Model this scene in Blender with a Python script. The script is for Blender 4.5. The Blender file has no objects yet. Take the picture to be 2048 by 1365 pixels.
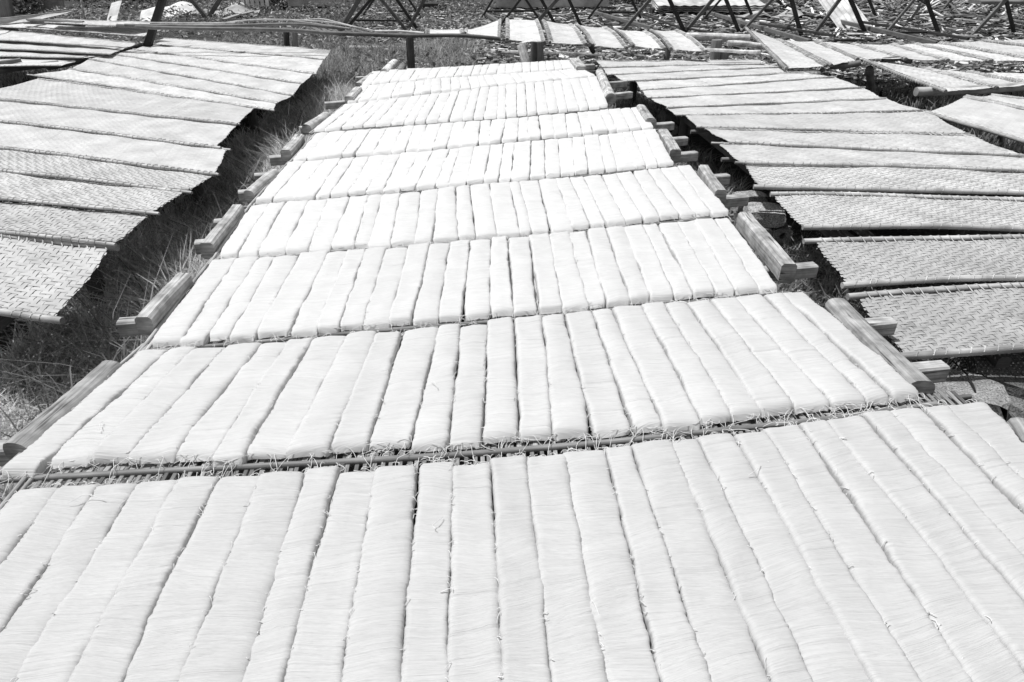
import bpy, math, random
import numpy as np
from mathutils import Vector

random.seed(7)
RNG = np.random.default_rng(7)
scene = bpy.context.scene
COL = scene.collection
R = math.radians

# ------------------------------------------------------------------ camera
CAM_H = 1.75
PITCH = R(30.1)
FPX, CX, CY = 1365.3, 1024.0, 682.5          # focal length and centre in pixels of the 2048 wide picture
cd = bpy.data.cameras.new('camera')
cd.sensor_width = 36.0
cd.lens = 24.0
cd.clip_start = 0.05
cd.clip_end = 500
cam = bpy.data.objects.new('camera', cd)
COL.objects.link(cam)
cam.location = (0, 0, CAM_H)
cam.rotation_euler = (math.pi / 2 - PITCH, 0, 0)
scene.camera = cam
scene.render.resolution_x, scene.render.resolution_y = 1024, 682

# ------------------------------------------------------------------ sky, sun, exposure
SUN_EL, SUN_AZ = R(68), R(-78)               # azimuth from +Y, negative = to the left
w = bpy.data.worlds.new('World')
scene.world = w
w.use_nodes = True
nt = w.node_tree
bg = nt.nodes['Background']
sky = nt.nodes.new('ShaderNodeTexSky')
sky.sky_type = 'NISHITA'
sky.sun_disc = False
sky.sun_elevation = SUN_EL
sky.sun_rotation = SUN_AZ
bw = nt.nodes.new('ShaderNodeRGBToBW')       # the photograph is black and white
nt.links.new(sky.outputs[0], bw.inputs[0])
nt.links.new(bw.outputs[0], bg.inputs['Color'])
bg.inputs['Strength'].default_value = 0.12
sl = bpy.data.lights.new('sun', 'SUN')
sl.energy = 4.3
sl.angle = R(0.55)
sun = bpy.data.objects.new('sun', sl)
COL.objects.link(sun)
sdir = Vector((math.sin(SUN_AZ) * math.cos(SUN_EL), math.cos(SUN_AZ) * math.cos(SUN_EL), math.sin(SUN_EL)))
sun.rotation_euler = sdir.to_track_quat('Z', 'Y').to_euler()
sun.location = (-4, 8, 12)
scene.view_settings.view_transform = 'Standard'
scene.view_settings.look = 'None'
scene.view_settings.exposure = 0.0
scene.view_settings.gamma = 1.0
scene.render.engine = 'CYCLES'
scene.cycles.max_bounces = 6
scene.cycles.diffuse_bounces = 4

# ------------------------------------------------------------------ pixel -> place helpers
_c, _s = math.cos(PITCH), math.sin(PITCH)
def ray(px, py):
    dx, dy = (px - CX) / FPX, (py - CY) / FPX
    return np.array([dx, _c - dy * _s, -_s - dy * _c])
def at(px, py, z=0.0):
    d = ray(px, py)
    return np.array([0, 0, CAM_H]) + d * ((z - CAM_H) / d[2])
def atY(px, py, Y):
    d = ray(px, py)
    return np.array([0, 0, CAM_H]) + d * (Y / d[1])

# ------------------------------------------------------------------ materials
def new_mat(name):
    m = bpy.data.materials.new(name)
    m.use_nodes = True
    return m, m.node_tree, m.node_tree.nodes['Principled BSDF']

def node(nt, t, **kw):
    n = nt.nodes.new(t)
    for k, v in kw.items():
        setattr(n, k, v)
    return n

def grain_mat(name, lo, hi, sx, sy, rough=0.7, bump=0.3, dist=0.002, tone=True, blotch=3.0, blotch_amt=0.25, spec=0.3, transl=0.0, uvattr=True, crack=0.0):
    """grey material: stretched grain (along the 'nuv' attribute), blotches and a per-piece 'tone'."""
    m, nt, b = new_mat(name)
    L = nt.links.new
    if uvattr:
        at_ = node(nt, 'ShaderNodeAttribute', attribute_name='nuv')
        src = at_.outputs['Vector']
    else:
        src = node(nt, 'ShaderNodeTexCoord').outputs['Object']
    mp = node(nt, 'ShaderNodeMapping')
    mp.inputs['Scale'].default_value = (sx, sy, 1.0 if uvattr else sx)
    L(src, mp.inputs['Vector'])
    n1 = node(nt, 'ShaderNodeTexNoise')
    n1.inputs['Scale'].default_value = 1.0
    n1.inputs['Detail'].default_value = 5.0
    n1.inputs['Roughness'].default_value = 0.65
    L(mp.outputs[0], n1.inputs['Vector'])
    tc = node(nt, 'ShaderNodeTexCoord')
    n2 = node(nt, 'ShaderNodeTexNoise')
    n2.inputs['Scale'].default_value = blotch
    n2.inputs['Detail'].default_value = 4.0
    L(tc.outputs['Object'], n2.inputs['Vector'])
    rmp = node(nt, 'ShaderNodeMapRange')
    rmp.inputs['From Min'].default_value = 0.3
    rmp.inputs['From Max'].default_value = 0.7
    rmp.inputs['To Min'].default_value = lo
    rmp.inputs['To Max'].default_value = hi
    L(n1.outputs['Fac'], rmp.inputs['Value'])
    r2 = node(nt, 'ShaderNodeMapRange')
    r2.inputs['From Min'].default_value = 0.3
    r2.inputs['From Max'].default_value = 0.7
    r2.inputs['To Min'].default_value = 1.0 - blotch_amt
    r2.inputs['To Max'].default_value = 1.0 + blotch_amt * 0.4
    L(n2.outputs['Fac'], r2.inputs['Value'])
    mul = node(nt, 'ShaderNodeMath', operation='MULTIPLY')
    L(rmp.outputs[0], mul.inputs[0]); L(r2.outputs[0], mul.inputs[1])
    out = mul.outputs[0]
    if tone:
        ta = node(nt, 'ShaderNodeAttribute', attribute_name='tone')
        m2 = node(nt, 'ShaderNodeMath', operation='MULTIPLY')
        L(out, m2.inputs[0]); L(ta.outputs['Fac'], m2.inputs[1])
        out = m2.outputs[0]
    if crack > 0:
        mc = node(nt, 'ShaderNodeMapping')
        mc.inputs['Scale'].default_value = (sx * .8, sy * .55, 1.0)
        mc.inputs['Location'].default_value = (7.3, 1.1, 3.7)
        L(src, mc.inputs['Vector'])
        n3 = node(nt, 'ShaderNodeTexNoise')
        n3.inputs['Scale'].default_value = 1.0
        n3.inputs['Detail'].default_value = 3.0
        L(mc.outputs[0], n3.inputs['Vector'])
        r3 = node(nt, 'ShaderNodeMapRange')
        r3.inputs['From Min'].default_value = 0.30
        r3.inputs['From Max'].default_value = 0.38
        r3.inputs['To Min'].default_value = 1.0 - crack
        r3.inputs['To Max'].default_value = 1.0
        L(n3.outputs['Fac'], r3.inputs['Value'])
        m3 = node(nt, 'ShaderNodeMath', operation='MULTIPLY')
        L(out, m3.inputs[0]); L(r3.outputs[0], m3.inputs[1])
        out = m3.outputs[0]
    L(out, b.inputs['Base Color'])
    b.inputs['Roughness'].default_value = rough
    b.inputs['Specular IOR Level'].default_value = spec
    bp = node(nt, 'ShaderNodeBump')
    bp.inputs['Strength'].default_value = bump
    bp.inputs['Distance'].default_value = dist
    L(n1.outputs['Fac'], bp.inputs['Height'])
    L(bp.outputs[0], b.inputs['Normal'])
    if transl > 0:
        tr = node(nt, 'ShaderNodeBsdfTranslucent')
        L(out, tr.inputs['Color'])
        mx = node(nt, 'ShaderNodeMixShader')
        mx.inputs[0].default_value = transl
        mo = nt.nodes['Material Output']
        L(b.outputs[0], mx.inputs[1]); L(tr.outputs[0], mx.inputs[2]); L(mx.outputs[0], mo.inputs['Surface'])
    return m

M = {}
M['noodle'] = grain_mat('rice_noodle', 0.73, 0.88, 7, 480, rough=0.5, bump=1.0, dist=0.0024, blotch=14, blotch_amt=0.06, spec=0.35, transl=0.12)
M['strand'] = grain_mat('noodle_strand', 0.76, 0.82, 20, 20, rough=0.4, bump=0.0, blotch=10, blotch_amt=0.05, spec=0.4)
M['mat'] = grain_mat('woven_bamboo', 0.62, 0.72, 6, 260, rough=0.6, bump=0.25, dist=0.0008, blotch=4, blotch_amt=0.2, spec=0.25)
M['pole'] = grain_mat('bamboo_pole', 0.26, 0.55, 5, 220, rough=0.55, bump=0.3, dist=0.001, blotch=7, blotch_amt=0.45, spec=0.35)
M['lash'] = grain_mat('bamboo_lashing', 0.45, 0.65, 20, 300, rough=0.6, bump=0.1, blotch=20, blotch_amt=0.3)
M['wood'] = grain_mat('weathered_timber', 0.24, 0.58, 5, 110, rough=0.85, bump=0.9, dist=0.003, blotch=16, blotch_amt=0.5, spec=0.2, crack=0.7)
M['darkwood'] = grain_mat('dark_timber', 0.035, 0.07, 4, 120, rough=0.75, bump=0.4, dist=0.002, blotch=6, blotch_amt=0.3, spec=0.25)
M['greywood'] = grain_mat('grey_timber', 0.10, 0.20, 4, 120, rough=0.8, bump=0.4, dist=0.002, blotch=6, blotch_amt=0.3, spec=0.2)
M['concrete'] = grain_mat('rough_concrete', 0.05, 0.62, 150, 150, rough=0.95, bump=1.0, dist=0.012, blotch=12, blotch_amt=0.4, spec=0.15, uvattr=False)
M['sheet'] = grain_mat('pale_sheet', 0.34, 0.50, 3, 30, rough=0.6, bump=0.1, blotch=3, blotch_amt=0.5)
M['slab'] = grain_mat('stained_slab', 0.42, 0.6, 3, 3, rough=0.9, bump=0.2, blotch=1.5, blotch_amt=0.4, uvattr=False)
M['grass'] = grain_mat('grass_blades', 0.36, 0.58, 3, 60, rough=0.5, bump=0.0, blotch=2.0, blotch_amt=0.3, spec=0.35, transl=0.5)
M['leaf'] = grain_mat('leaves', 0.12, 0.26, 10, 10, rough=0.45, bump=0.0, blotch=2.0, blotch_amt=0.3, spec=0.4, transl=0.25)
M['debris'] = grain_mat('bark_and_offcuts', 0.22, 0.46, 6, 60, rough=0.85, bump=0.2, blotch=4, blotch_amt=0.4, spec=0.2)
M['soil'] = grain_mat('soil', 0.04, 0.11, 14, 14, rough=1.0, bump=0.9, dist=0.03, tone=False, blotch=1.2, blotch_amt=0.4, spec=0.1, uvattr=False)

# ------------------------------------------------------------------ mesh building
class MB:
    def __init__(self):
        self.V, self.F, self.A, self.T, self.n = [], [], [], [], 0
    def add(self, V, F, nuv=None, tone=1.0):
        V = np.asarray(V, float); F = np.asarray(F, int)
        self.V.append(V); self.F.append(F + self.n)
        self.A.append(V.copy() if nuv is None else np.asarray(nuv, float))
        self.T.append(np.full(len(V), tone) if np.isscalar(tone) else np.asarray(tone, float))
        self.n += len(V)
    def mesh(self, name, origin=(0, 0, 0), smooth=True, mat=None):
        V = np.concatenate(self.V) - np.asarray(origin, float)
        F = np.concatenate(self.F)
        me = bpy.data.meshes.new(name)
        me.vertices.add(len(V)); me.vertices.foreach_set('co', V.astype(np.float32).ravel())
        me.loops.add(F.size); me.loops.foreach_set('vertex_index', F.astype(np.int32).ravel())
        me.polygons.add(len(F)); me.polygons.foreach_set('loop_start', (np.arange(len(F)) * 4).astype(np.int32))
        me.update(calc_edges=True)
        me.polygons.foreach_set('use_smooth', np.full(len(F), smooth))
        a = me.attributes.new('nuv', 'FLOAT_VECTOR', 'POINT')
        a.data.foreach_set('vector', np.concatenate(self.A).astype(np.float32).ravel())
        t = me.attributes.new('tone', 'FLOAT', 'POINT')
        t.data.foreach_set('value', np.concatenate(self.T).astype(np.float32))
        if mat: me.materials.append(mat)
        return me
    def build(self, name, mat, parent=None, origin=(0, 0, 0), smooth=True):
        o = bpy.data.objects.new(name, self.mesh(name, origin, smooth, mat))
        COL.objects.link(o)
        if parent is not None: o.parent = parent
        else: o.location = origin
        return o

def empty(name, loc):
    o = bpy.data.objects.new(name, None)
    o.empty_display_size = 0.1
    COL.objects.link(o); o.location = loc
    return o
def tag(o, label=None, cat=None, group=None, kind=None):
    if label: o['label'] = label
    if cat: o['category'] = cat
    if group: o['group'] = group
    if kind: o['kind'] = kind
    return o

def circ(r, k=10, squash=1.0):
    a = np.arange(k) / k * 2 * math.pi
    return np.stack([np.cos(a) * r, np.sin(a) * r * squash], 1)
def rrect(w_, h_, b=0.006):
    x, y = w_ / 2, h_ / 2
    return np.array([(x, -y + b), (x, y - b), (x - b, y), (-x + b, y), (-x, y - b), (-x, -y + b), (-x + b, -y), (x - b, -y)])
def dshape(w_, h_):
    p = [(w_ / 2 - .006, -h_ / 2), (w_ / 2, -h_ / 2 + .008), (w_ / 2, 0), (w_ * .44, h_ * .26), (w_ * .27, h_ * .44), (0.03 * w_, h_ / 2),
         (-w_ * .22, h_ * .5), (-w_ * .40, h_ * .40), (-w_ * .49, h_ * .15), (-w_ / 2, -h_ / 2 + .012), (-w_ / 2 + .01, -h_ / 2), (0, -h_ / 2)]
    return np.array(p)

def sweep(mb, pts, prof, scale=None, tone=1.0, cap=True, up=(0, 0, 1), wob=0.0, seed=None):
    """sweep an even-sided profile along points; local x = sideways, local y = up."""
    P = np.asarray(pts, float); n = len(P); K = len(prof)
    T = np.gradient(P, axis=0)
    T /= np.linalg.norm(T, axis=1)[:, None] + 1e-12
    upv = np.asarray(up, float)
    S = np.cross(T, upv); S /= np.linalg.norm(S, axis=1)[:, None] + 1e-12
    U = np.cross(S, T)
    sc = np.ones(n) if scale is None else np.asarray(scale, float)
    pr = np.repeat(prof[None], n, 0) * sc[:, None, None]
    if wob > 0:
        pr = pr * (1 + RNG.normal(0, wob, (n, K, 1)))
    V = P[:, None, :] + S[:, None, :] * pr[:, :, :1] + U[:, None, :] * pr[:, :, 1:]
    ln = np.concatenate([[0], np.cumsum(np.linalg.norm(np.diff(P, axis=0), axis=1))])
    per = np.concatenate([[0], np.cumsum(np.linalg.norm(np.diff(prof, axis=0), axis=1))])
    off = RNG.random() * 50
    A = np.stack([np.repeat((ln + off)[:, None], K, 1), np.repeat((per + off)[None], n, 0), np.full((n, K), off)], 2).reshape(-1, 3)
    i, j = np.meshgrid(np.arange(n - 1), np.arange(K), indexing='ij')
    j2 = (j + 1) % K
    F = np.stack([i * K + j, i * K + j2, (i + 1) * K + j2, (i + 1) * K + j], 2).reshape(-1, 4)
    mb.add(V.reshape(-1, 3), F, A, tone)
    if cap:
        for e, flip in ((0, True), (n - 1, False)):
            Q = V[e]
            cf = []
            for q in range(K // 2 - 1):
                f = [q, q + 1, K - 2 - q, K - 1 - q]
                cf.append(f[::-1] if flip else f)
            ca = np.stack([Q[:, 0] * 2 + off, Q[:, 2] * 1 + off, np.full(K, off)], 1)
            mb.add(Q, cf, ca, np.asarray(tone).flat[0] * 0.85 if not np.isscalar(tone) else tone * 0.85)

def line(a, b, n):
    t = np.linspace(0, 1, n)[:, None]
    return np.asarray(a) * (1 - t) + np.asarray(b) * t
def bend(a, b, n, amp):
    P = line(a, b, n)
    t = np.linspace(0, math.pi * RNG.uniform(.8, 1.6), n) + RNG.uniform(0, 2)
    P[:, 2] += (np.sin(t) - np.interp(np.linspace(0, 1, n), [0, 1], [math.sin(t[0]), math.sin(t[-1])])) * amp
    return P

def vnoise(n_cells, x):
    """smooth 1-d value noise of x in [0,1] with n_cells cells, about -1..1"""
    g = RNG.uniform(-1, 1, n_cells + 2)
    y = np.clip(x, 0, 1) * n_cells
    k = np.floor(y).astype(int); f = y - k; f = f * f * (3 - 2 * f)
    return g[k] * (1 - f) + g[k + 1] * f

ORD = ['zeroth', 'first', 'second', 'third', 'fourth', 'fifth', 'sixth', 'seventh', 'eighth', 'ninth', 'tenth', 'eleventh', 'twelfth',
       'thirteenth', 'fourteenth', 'fifteenth', 'sixteenth', 'seventeenth', 'eighteenth', 'nineteenth', 'twentieth', 'twenty-first',
       'twenty-second', 'twenty-third', 'twenty-fourth', 'twenty-fifth', 'twenty-sixth', 'twenty-seventh', 'twenty-eighth']

# ------------------------------------------------------------------ ground
def ground_z(x, y):
    g = 0.9 * np.exp(-(((x - 15) / 6.5) ** 2 + ((y - 27) / 5.0) ** 2))
    g = g + 0.03 * np.sin(x * 1.7 + .5) * np.sin(y * 1.3)
    return g
def make_ground():
    xs = np.concatenate([np.linspace(-300, -31, 12), np.linspace(-30, 35, 131), np.linspace(36, 300, 12)])
    ys = np.concatenate([np.linspace(-60, -4, 8), np.linspace(-3, 40, 87), np.linspace(42, 400, 14)])
    X, Y = np.meshgrid(xs, ys, indexing='ij')
    V = np.stack([X, Y, ground_z(X, Y)], 2).reshape(-1, 3)
    i, j = np.meshgrid(np.arange(len(xs) - 1), np.arange(len(ys) - 1), indexing='ij')
    m = len(ys)
    F = np.stack([i * m + j, (i + 1) * m + j, (i + 1) * m + j + 1, i * m + j + 1], 2).reshape(-1, 4)
    mb = MB(); mb.add(V, F)
    tag(mb.build('ground', M['soil']), kind='structure')
make_ground()

# ================================================================== central rack with noodles
Z_TRAY = 0.600      # top of the slats the noodles lie on
Z_NOOD = 0.632      # top of the noodles
AXIS = np.array([-0.0577, 0.9983, 0.0])     # away from the camera, along the rack

ROWS = [  # back edge, front edge (pixels of the noodle tops), number of bundles
    ([(44, 964), (360, 948), (750, 927), (1000, 907), (1240, 885), (1500, 853), (1745, 818), (1958, 793)], None, 27),
    ([(285, 694), (500, 680), (700, 664), (940, 640), (1200, 614), (1400, 595), (1605, 577)],
     [(8, 928), (300, 912), (640, 897), (930, 880), (1200, 858), (1500, 826), (1740, 800), (1850, 785)], 25),
    ([(425, 517), (700, 497), (900, 480), (1100, 462), (1300, 445), (1455, 430)],
     [(297, 683), (520, 664), (700, 648), (900, 632), (1100, 615), (1300, 594), (1560, 570)], 26),
    ([(505, 405), (740, 388), (1000, 362), (1190, 347), (1378, 328)],
     [(434, 511), (740, 487), (1000, 466), (1250, 441), (1458, 418)], 26),
    ([(580, 321), (800, 305), (1000, 285), (1200, 268), (1312, 255)],
     [(509, 400), (710, 383), (1000, 357), (1160, 342), (1347, 322)], 26),
    ([(634, 264), (850, 247), (1040, 233), (1180, 221), (1282, 211)],
     [(585, 317), (800, 300), (1000, 280), (1160, 265), (1308, 251)], 26),
    ([(690, 207), (933, 178), (1040, 166), (1192, 152)],
     [(627, 257), (850, 241), (1040, 227), (1216, 210)], 26),
    ([(722, 170), (900, 154), (1162, 136)],
     [(694, 203), (933, 175), (1190, 150)], 26),
    ([(746, 141), (940, 130), (1150, 118)],
     [(723, 168), (900, 152), (1158, 135)], 25),
]

def poly_at(poly, s):
    d = np.concatenate([[0], np.cumsum(np.linalg.norm(np.diff(poly, axis=0), axis=1))])
    d /= d[-1]
    return np.stack([np.interp(s, d, poly[:, k]) for k in range(3)], 1)

def bundle_mesh(bl, br, fl, fr, nu, nv, hgt, rag, sq=1.0):
    """one folded bundle of noodles; returns V, F, nuv. Corners lie at tray height."""
    Lm = np.linalg.norm((fl + fr) / 2 - (bl + br) / 2); Wm = np.linalg.norm(br - bl)
    v = np.linspace(0, 1, nv)
    a = np.linspace(0, math.pi, nu)
    cx = 0.5 - 0.5 * np.sign(np.cos(a)) * np.abs(np.cos(a)) ** (0.30 * sq)
    cz = np.abs(np.sin(a)) ** (0.36 * sq)
    Cx, Vv = np.meshgrid(cx, v, indexing='xy'); Cz, _ = np.meshgrid(cz, v, indexing='xy')
    n_lo, n_hi = max(3, int(Lm / 0.09)), max(8, int(Lm / 0.0045))
    eL = (vnoise(n_lo, v) * 0.0035 + vnoise(n_hi, v) * 0.0015 * rag + vnoise(n_lo * 3, v) * .0018)
    eR = (vnoise(n_lo, v) * 0.0035 + vnoise(n_hi, v) * 0.0015 * rag + vnoise(n_lo * 3, v) * .0018)
    # ends: rounded in plan and in height
    dend = np.minimum(v, 1 - v) * Lm
    te = np.clip(dend / 0.034, 0, 1)
    hend = 0.16 + 0.84 * np.sqrt(np.clip(1 - (1 - te) ** 2.2, 0, 1))
    win = 0.006 * (1 - np.clip(dend / 0.018, 0, 1)) ** 2
    h = hgt * (1 + 0.08 * vnoise(n_lo, v) + 0.06 * vnoise(n_lo * 3, v)) * hend
    Hh = h[:, None] * Cz
    # overlapping layers: small steps across the bundle, and creases between strand groups
    st = np.zeros(nv)
    for _ in range(RNG.integers(0, 3)):
        p = RNG.uniform(.1, .9); st += RNG.choice([-1, 1]) * 0.0025 / (1 + np.exp(-(v - p) * Lm / 0.005))
    skew = 0.012 * vnoise(5, v)[:, None] / Lm * (Cx - .5) * 2
    vs = np.clip(Vv + skew, 0, 1)
    g1 = np.interp(vs, np.linspace(0, 1, n_hi + 1), RNG.uniform(-1, 1, n_hi + 1))
    g2 = np.interp(vs, np.linspace(0, 1, n_lo * 4 + 1), RNG.uniform(-1, 1, n_lo * 4 + 1))
    crease = -np.interp(vs, np.linspace(0, 1, n_hi + 1), np.where(RNG.random(n_hi + 1) < .13, RNG.uniform(.4, 1, n_hi + 1), 0))
    ph = RNG.uniform(0, 6, 2)
    lobes = np.sin(Cx * math.pi * RNG.uniform(1.5, 2.6) + ph[0] + 1.5 * vnoise(n_lo, v)[:, None]) * 0.0022
    z = Hh + (g1 * 0.0011 * rag + g2 * 0.0013 + crease * 0.0036 + lobes + st[:, None]) * np.clip(Cz * 1.2 - .2, 0, 1) * hend[:, None]
    z = np.maximum(z, 0.0)
    u = Cx + ((eL + win)[:, None] * (1 - Cx) + (eR - win)[:, None] * Cx) / Wm
    curve = 0.004 * vnoise(2, v)[:, None] / Wm
    u = u + curve
    B = bl[None, None] * (1 - u)[..., None] + br[None, None] * u[..., None]
    Fp = fl[None, None] * (1 - u)[..., None] + fr[None, None] * u[..., None]
    vv = Vv[..., None] + 0 * u[..., None]
    # strand ends at the two tips poke out unevenly
    tip = np.where(Vv > 0.999, 1, 0) - np.where(Vv < 0.001, 1, 0)
    vv = vv + (tip * RNG.uniform(-.4, 1, Cx.shape) * 0.006 / Lm)[..., None]
    P = B * (1 - vv) + Fp * vv
    P[..., 2] += z
    A = np.stack([(Cx * Wm) + RNG.random() * 30, vs * Lm + RNG.random() * 30, np.full_like(Cx, RNG.random() * 9)], 2)
    i, j = np.meshgrid(np.arange(nv - 1), np.arange(nu - 1), indexing='ij')
    F = np.stack([i * nu + j, (i + 1) * nu + j, (i + 1) * nu + j + 1, i * nu + j + 1], 2).reshape(-1, 4)
    return P.reshape(-1, 3), F, A.reshape(-1, 3)

def strands(mb, origins, dirs, lengths, r=0.0008, droop=1.0, curl=1.0):
    n = 8
    for o, d, L in zip(origins, dirs, lengths):
        t = np.linspace(0, 1, n)
        side = np.cross(d, (0, 0, 1)); side = side / (np.linalg.norm(side) + 1e-9)
        c = RNG.normal(0, .35) * curl; w2 = RNG.normal(0, .12)
        P = o + d[None] * (t * L * (1 - .25 * abs(c) * t))[:, None] + side[None] * (c * L * t * t + w2 * L * np.sin(t * 6.3))[:, None]
        P[:, 2] += L * (0.22 * np.sin(t * math.pi * .8) * RNG.uniform(.0, 1) - .5 * t * t * droop)
        P[:, 2] = np.maximum(P[:, 2], o[2] - 0.035)
        sweep(mb, P, circ(r, 4), tone=RNG.uniform(.9, 1.1), cap=False)

def row_world(k):
    b, f, n = ROWS[k]
    B = np.array([at(*p, Z_NOOD) for p in b]); B[:, 2] = Z_TRAY
    if f is None:
        Fw = B - AXIS[None] * 0.80
    else:
        Fw = np.array([at(*p, Z_NOOD) for p in f]); Fw[:, 2] = Z_TRAY
    q = np.linspace(0, 1, 25)
    return poly_at(B, q), poly_at(Fw, q), n

ROWNAME = ['front', 'second', 'third', 'fourth', 'fifth', 'sixth', 'seventh', 'eighth', 'farthest']
RES = [(15, 240), (15, 210), (13, 150), (11, 120), (11, 90), (11, 70), (9, 70), (9, 44), (9, 44)]
ROWB = []
for k in range(9):
    B, Fw, n = row_world(k)
    ROWB.append((B, Fw))
    j = np.clip(RNG.normal(0, 0.10 / n, n + 1), -.3 / n, .3 / n); j[0] = j[-1] = 0
    s = np.linspace(0, 1, n + 1)
    sb = s + j
    sf = s + j * .6 + np.concatenate([[0], RNG.normal(0, 0.08 / n, n - 1), [0]])
    PB, PF = poly_at(B, sb), poly_at(Fw, sf)
    nu, nv = RES[k]
    for i in range(n):
        bl, br, fl, fr = PB[i].copy(), PB[i + 1].copy(), PF[i].copy(), PF[i + 1].copy()
        g = np.clip(RNG.normal(0.0012, 0.0022, 4), -0.003, 0.006)
        wd = (br - bl) / np.linalg.norm(br - bl)
        g = g - (.0045 if (i / n < .33 or RNG.random() < .35) else 0)
        mid_bias = (1.0 if 0.0 < i / n < 1.1 else 0.3) * (1 if k < 3 else .5)
        bl += wd * g[0] * mid_bias; br -= wd * g[1] * mid_bias; fl += wd * g[2] * mid_bias; fr -= wd * g[3] * mid_bias
        ax = (fl - bl) / np.linalg.norm(fl - bl)
        d1, d2 = RNG.normal(0, .006), RNG.normal(0, .010)
        bl += ax * d1; br += ax * d1; fl += ax * d2; fr += ax * d2
        bl[2] += .001; br[2] += .001; fl[2] += .001; fr[2] += .001
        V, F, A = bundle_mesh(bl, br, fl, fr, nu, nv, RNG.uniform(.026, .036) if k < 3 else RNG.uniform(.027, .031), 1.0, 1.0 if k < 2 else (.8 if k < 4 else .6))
        mb = MB(); mb.add(V, F, A, RNG.uniform(.97, 1.03) * (.79, .85, .91, .96)[min(k, 3)] if k < 4 else RNG.uniform(.98, 1.03))   # vignetting painted into the noodle colour: front rows darker
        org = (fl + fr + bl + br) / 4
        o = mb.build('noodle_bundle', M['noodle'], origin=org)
        where = 'in the front row' if k == 0 else ('in the farthest row' if k == 8 else 'in the %s row from the front' % ROWNAME[k])
        tag(o, 'white rice noodle bundle, %s from the left %s' % (ORD[i + 1], where), 'noodles', 'noodle bundles drying on the central rack')
        if k < 5:     # loose strands at both ends and a few along the sides
            ms = MB()
            m = [8, 17 if i > n * .35 else 9, 8, 6, 4][k]
            t = RNG.random(m); hz = RNG.uniform(.001, .02, m)
            O = fl[None] * (1 - t)[:, None] + fr[None] * t[:, None]; O[:, 2] += hz; O -= ax * .008
            ang = RNG.choice([-1, 1], m) * RNG.uniform(.3, 2.0, m)
            D = ax[None] * np.cos(ang)[:, None] + wd[None] * np.sin(ang)[:, None]
            strands(ms, O, D, RNG.uniform(.02, .075, m) * (1.2 if k == 1 else .8), curl=2.2)
            m = [12, 6, 4, 3, 2][k]
            t = RNG.random(m)
            O = bl[None] * (1 - t)[:, None] + br[None] * t[:, None]; O[:, 2] += RNG.uniform(.004, .03, m); O += ax * .01
            ang = RNG.normal(0, .9, m)
            D = -(ax[None] * np.cos(ang)[:, None]) + wd[None] * np.sin(ang)[:, None]
            strands(ms, O, D, RNG.uniform(.015, .045, m), curl=2.0)
            m = [16, 12, 8, 5, 3][k]
            t = RNG.random(m)[:, None]; sd = RNG.choice([0, 1], m)[:, None]
            O = (bl * (1 - sd) + br * sd) * (1 - t) + (fl * (1 - sd) + fr * sd) * t
            O[:, 2] += RNG.uniform(.022, .036, m)
            D = wd[None] * np.where(sd == 1, 1, -1) * .8 + ax[None] * RNG.normal(0, .7, (m, 1))
            strands(ms, O - D * .008, D, RNG.uniform(.006, .022, m), droop=1.5)
            if k < 2 and i % 9 == 1:
                m = RNG.integers(0, 3)
                t = RNG.random(m)[:, None]; uu = RNG.uniform(.2, .8, m)[:, None]
                O = (bl * (1 - uu) + br * uu) * (1 - t) + (fl * (1 - uu) + fr * uu) * t
                if m:
                    O[:, 2] += .037
                    an = RNG.uniform(0, 6.28, m)
                    D = wd[None] * np.cos(an)[:, None] + ax[None] * np.sin(an)[:, None]
                    strands(ms, O, D, RNG.uniform(.02, .06, m), droop=.1, curl=1.5)
            tag(ms.build('loose_strands', M['strand'], o, org), kind='stuff')

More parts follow.
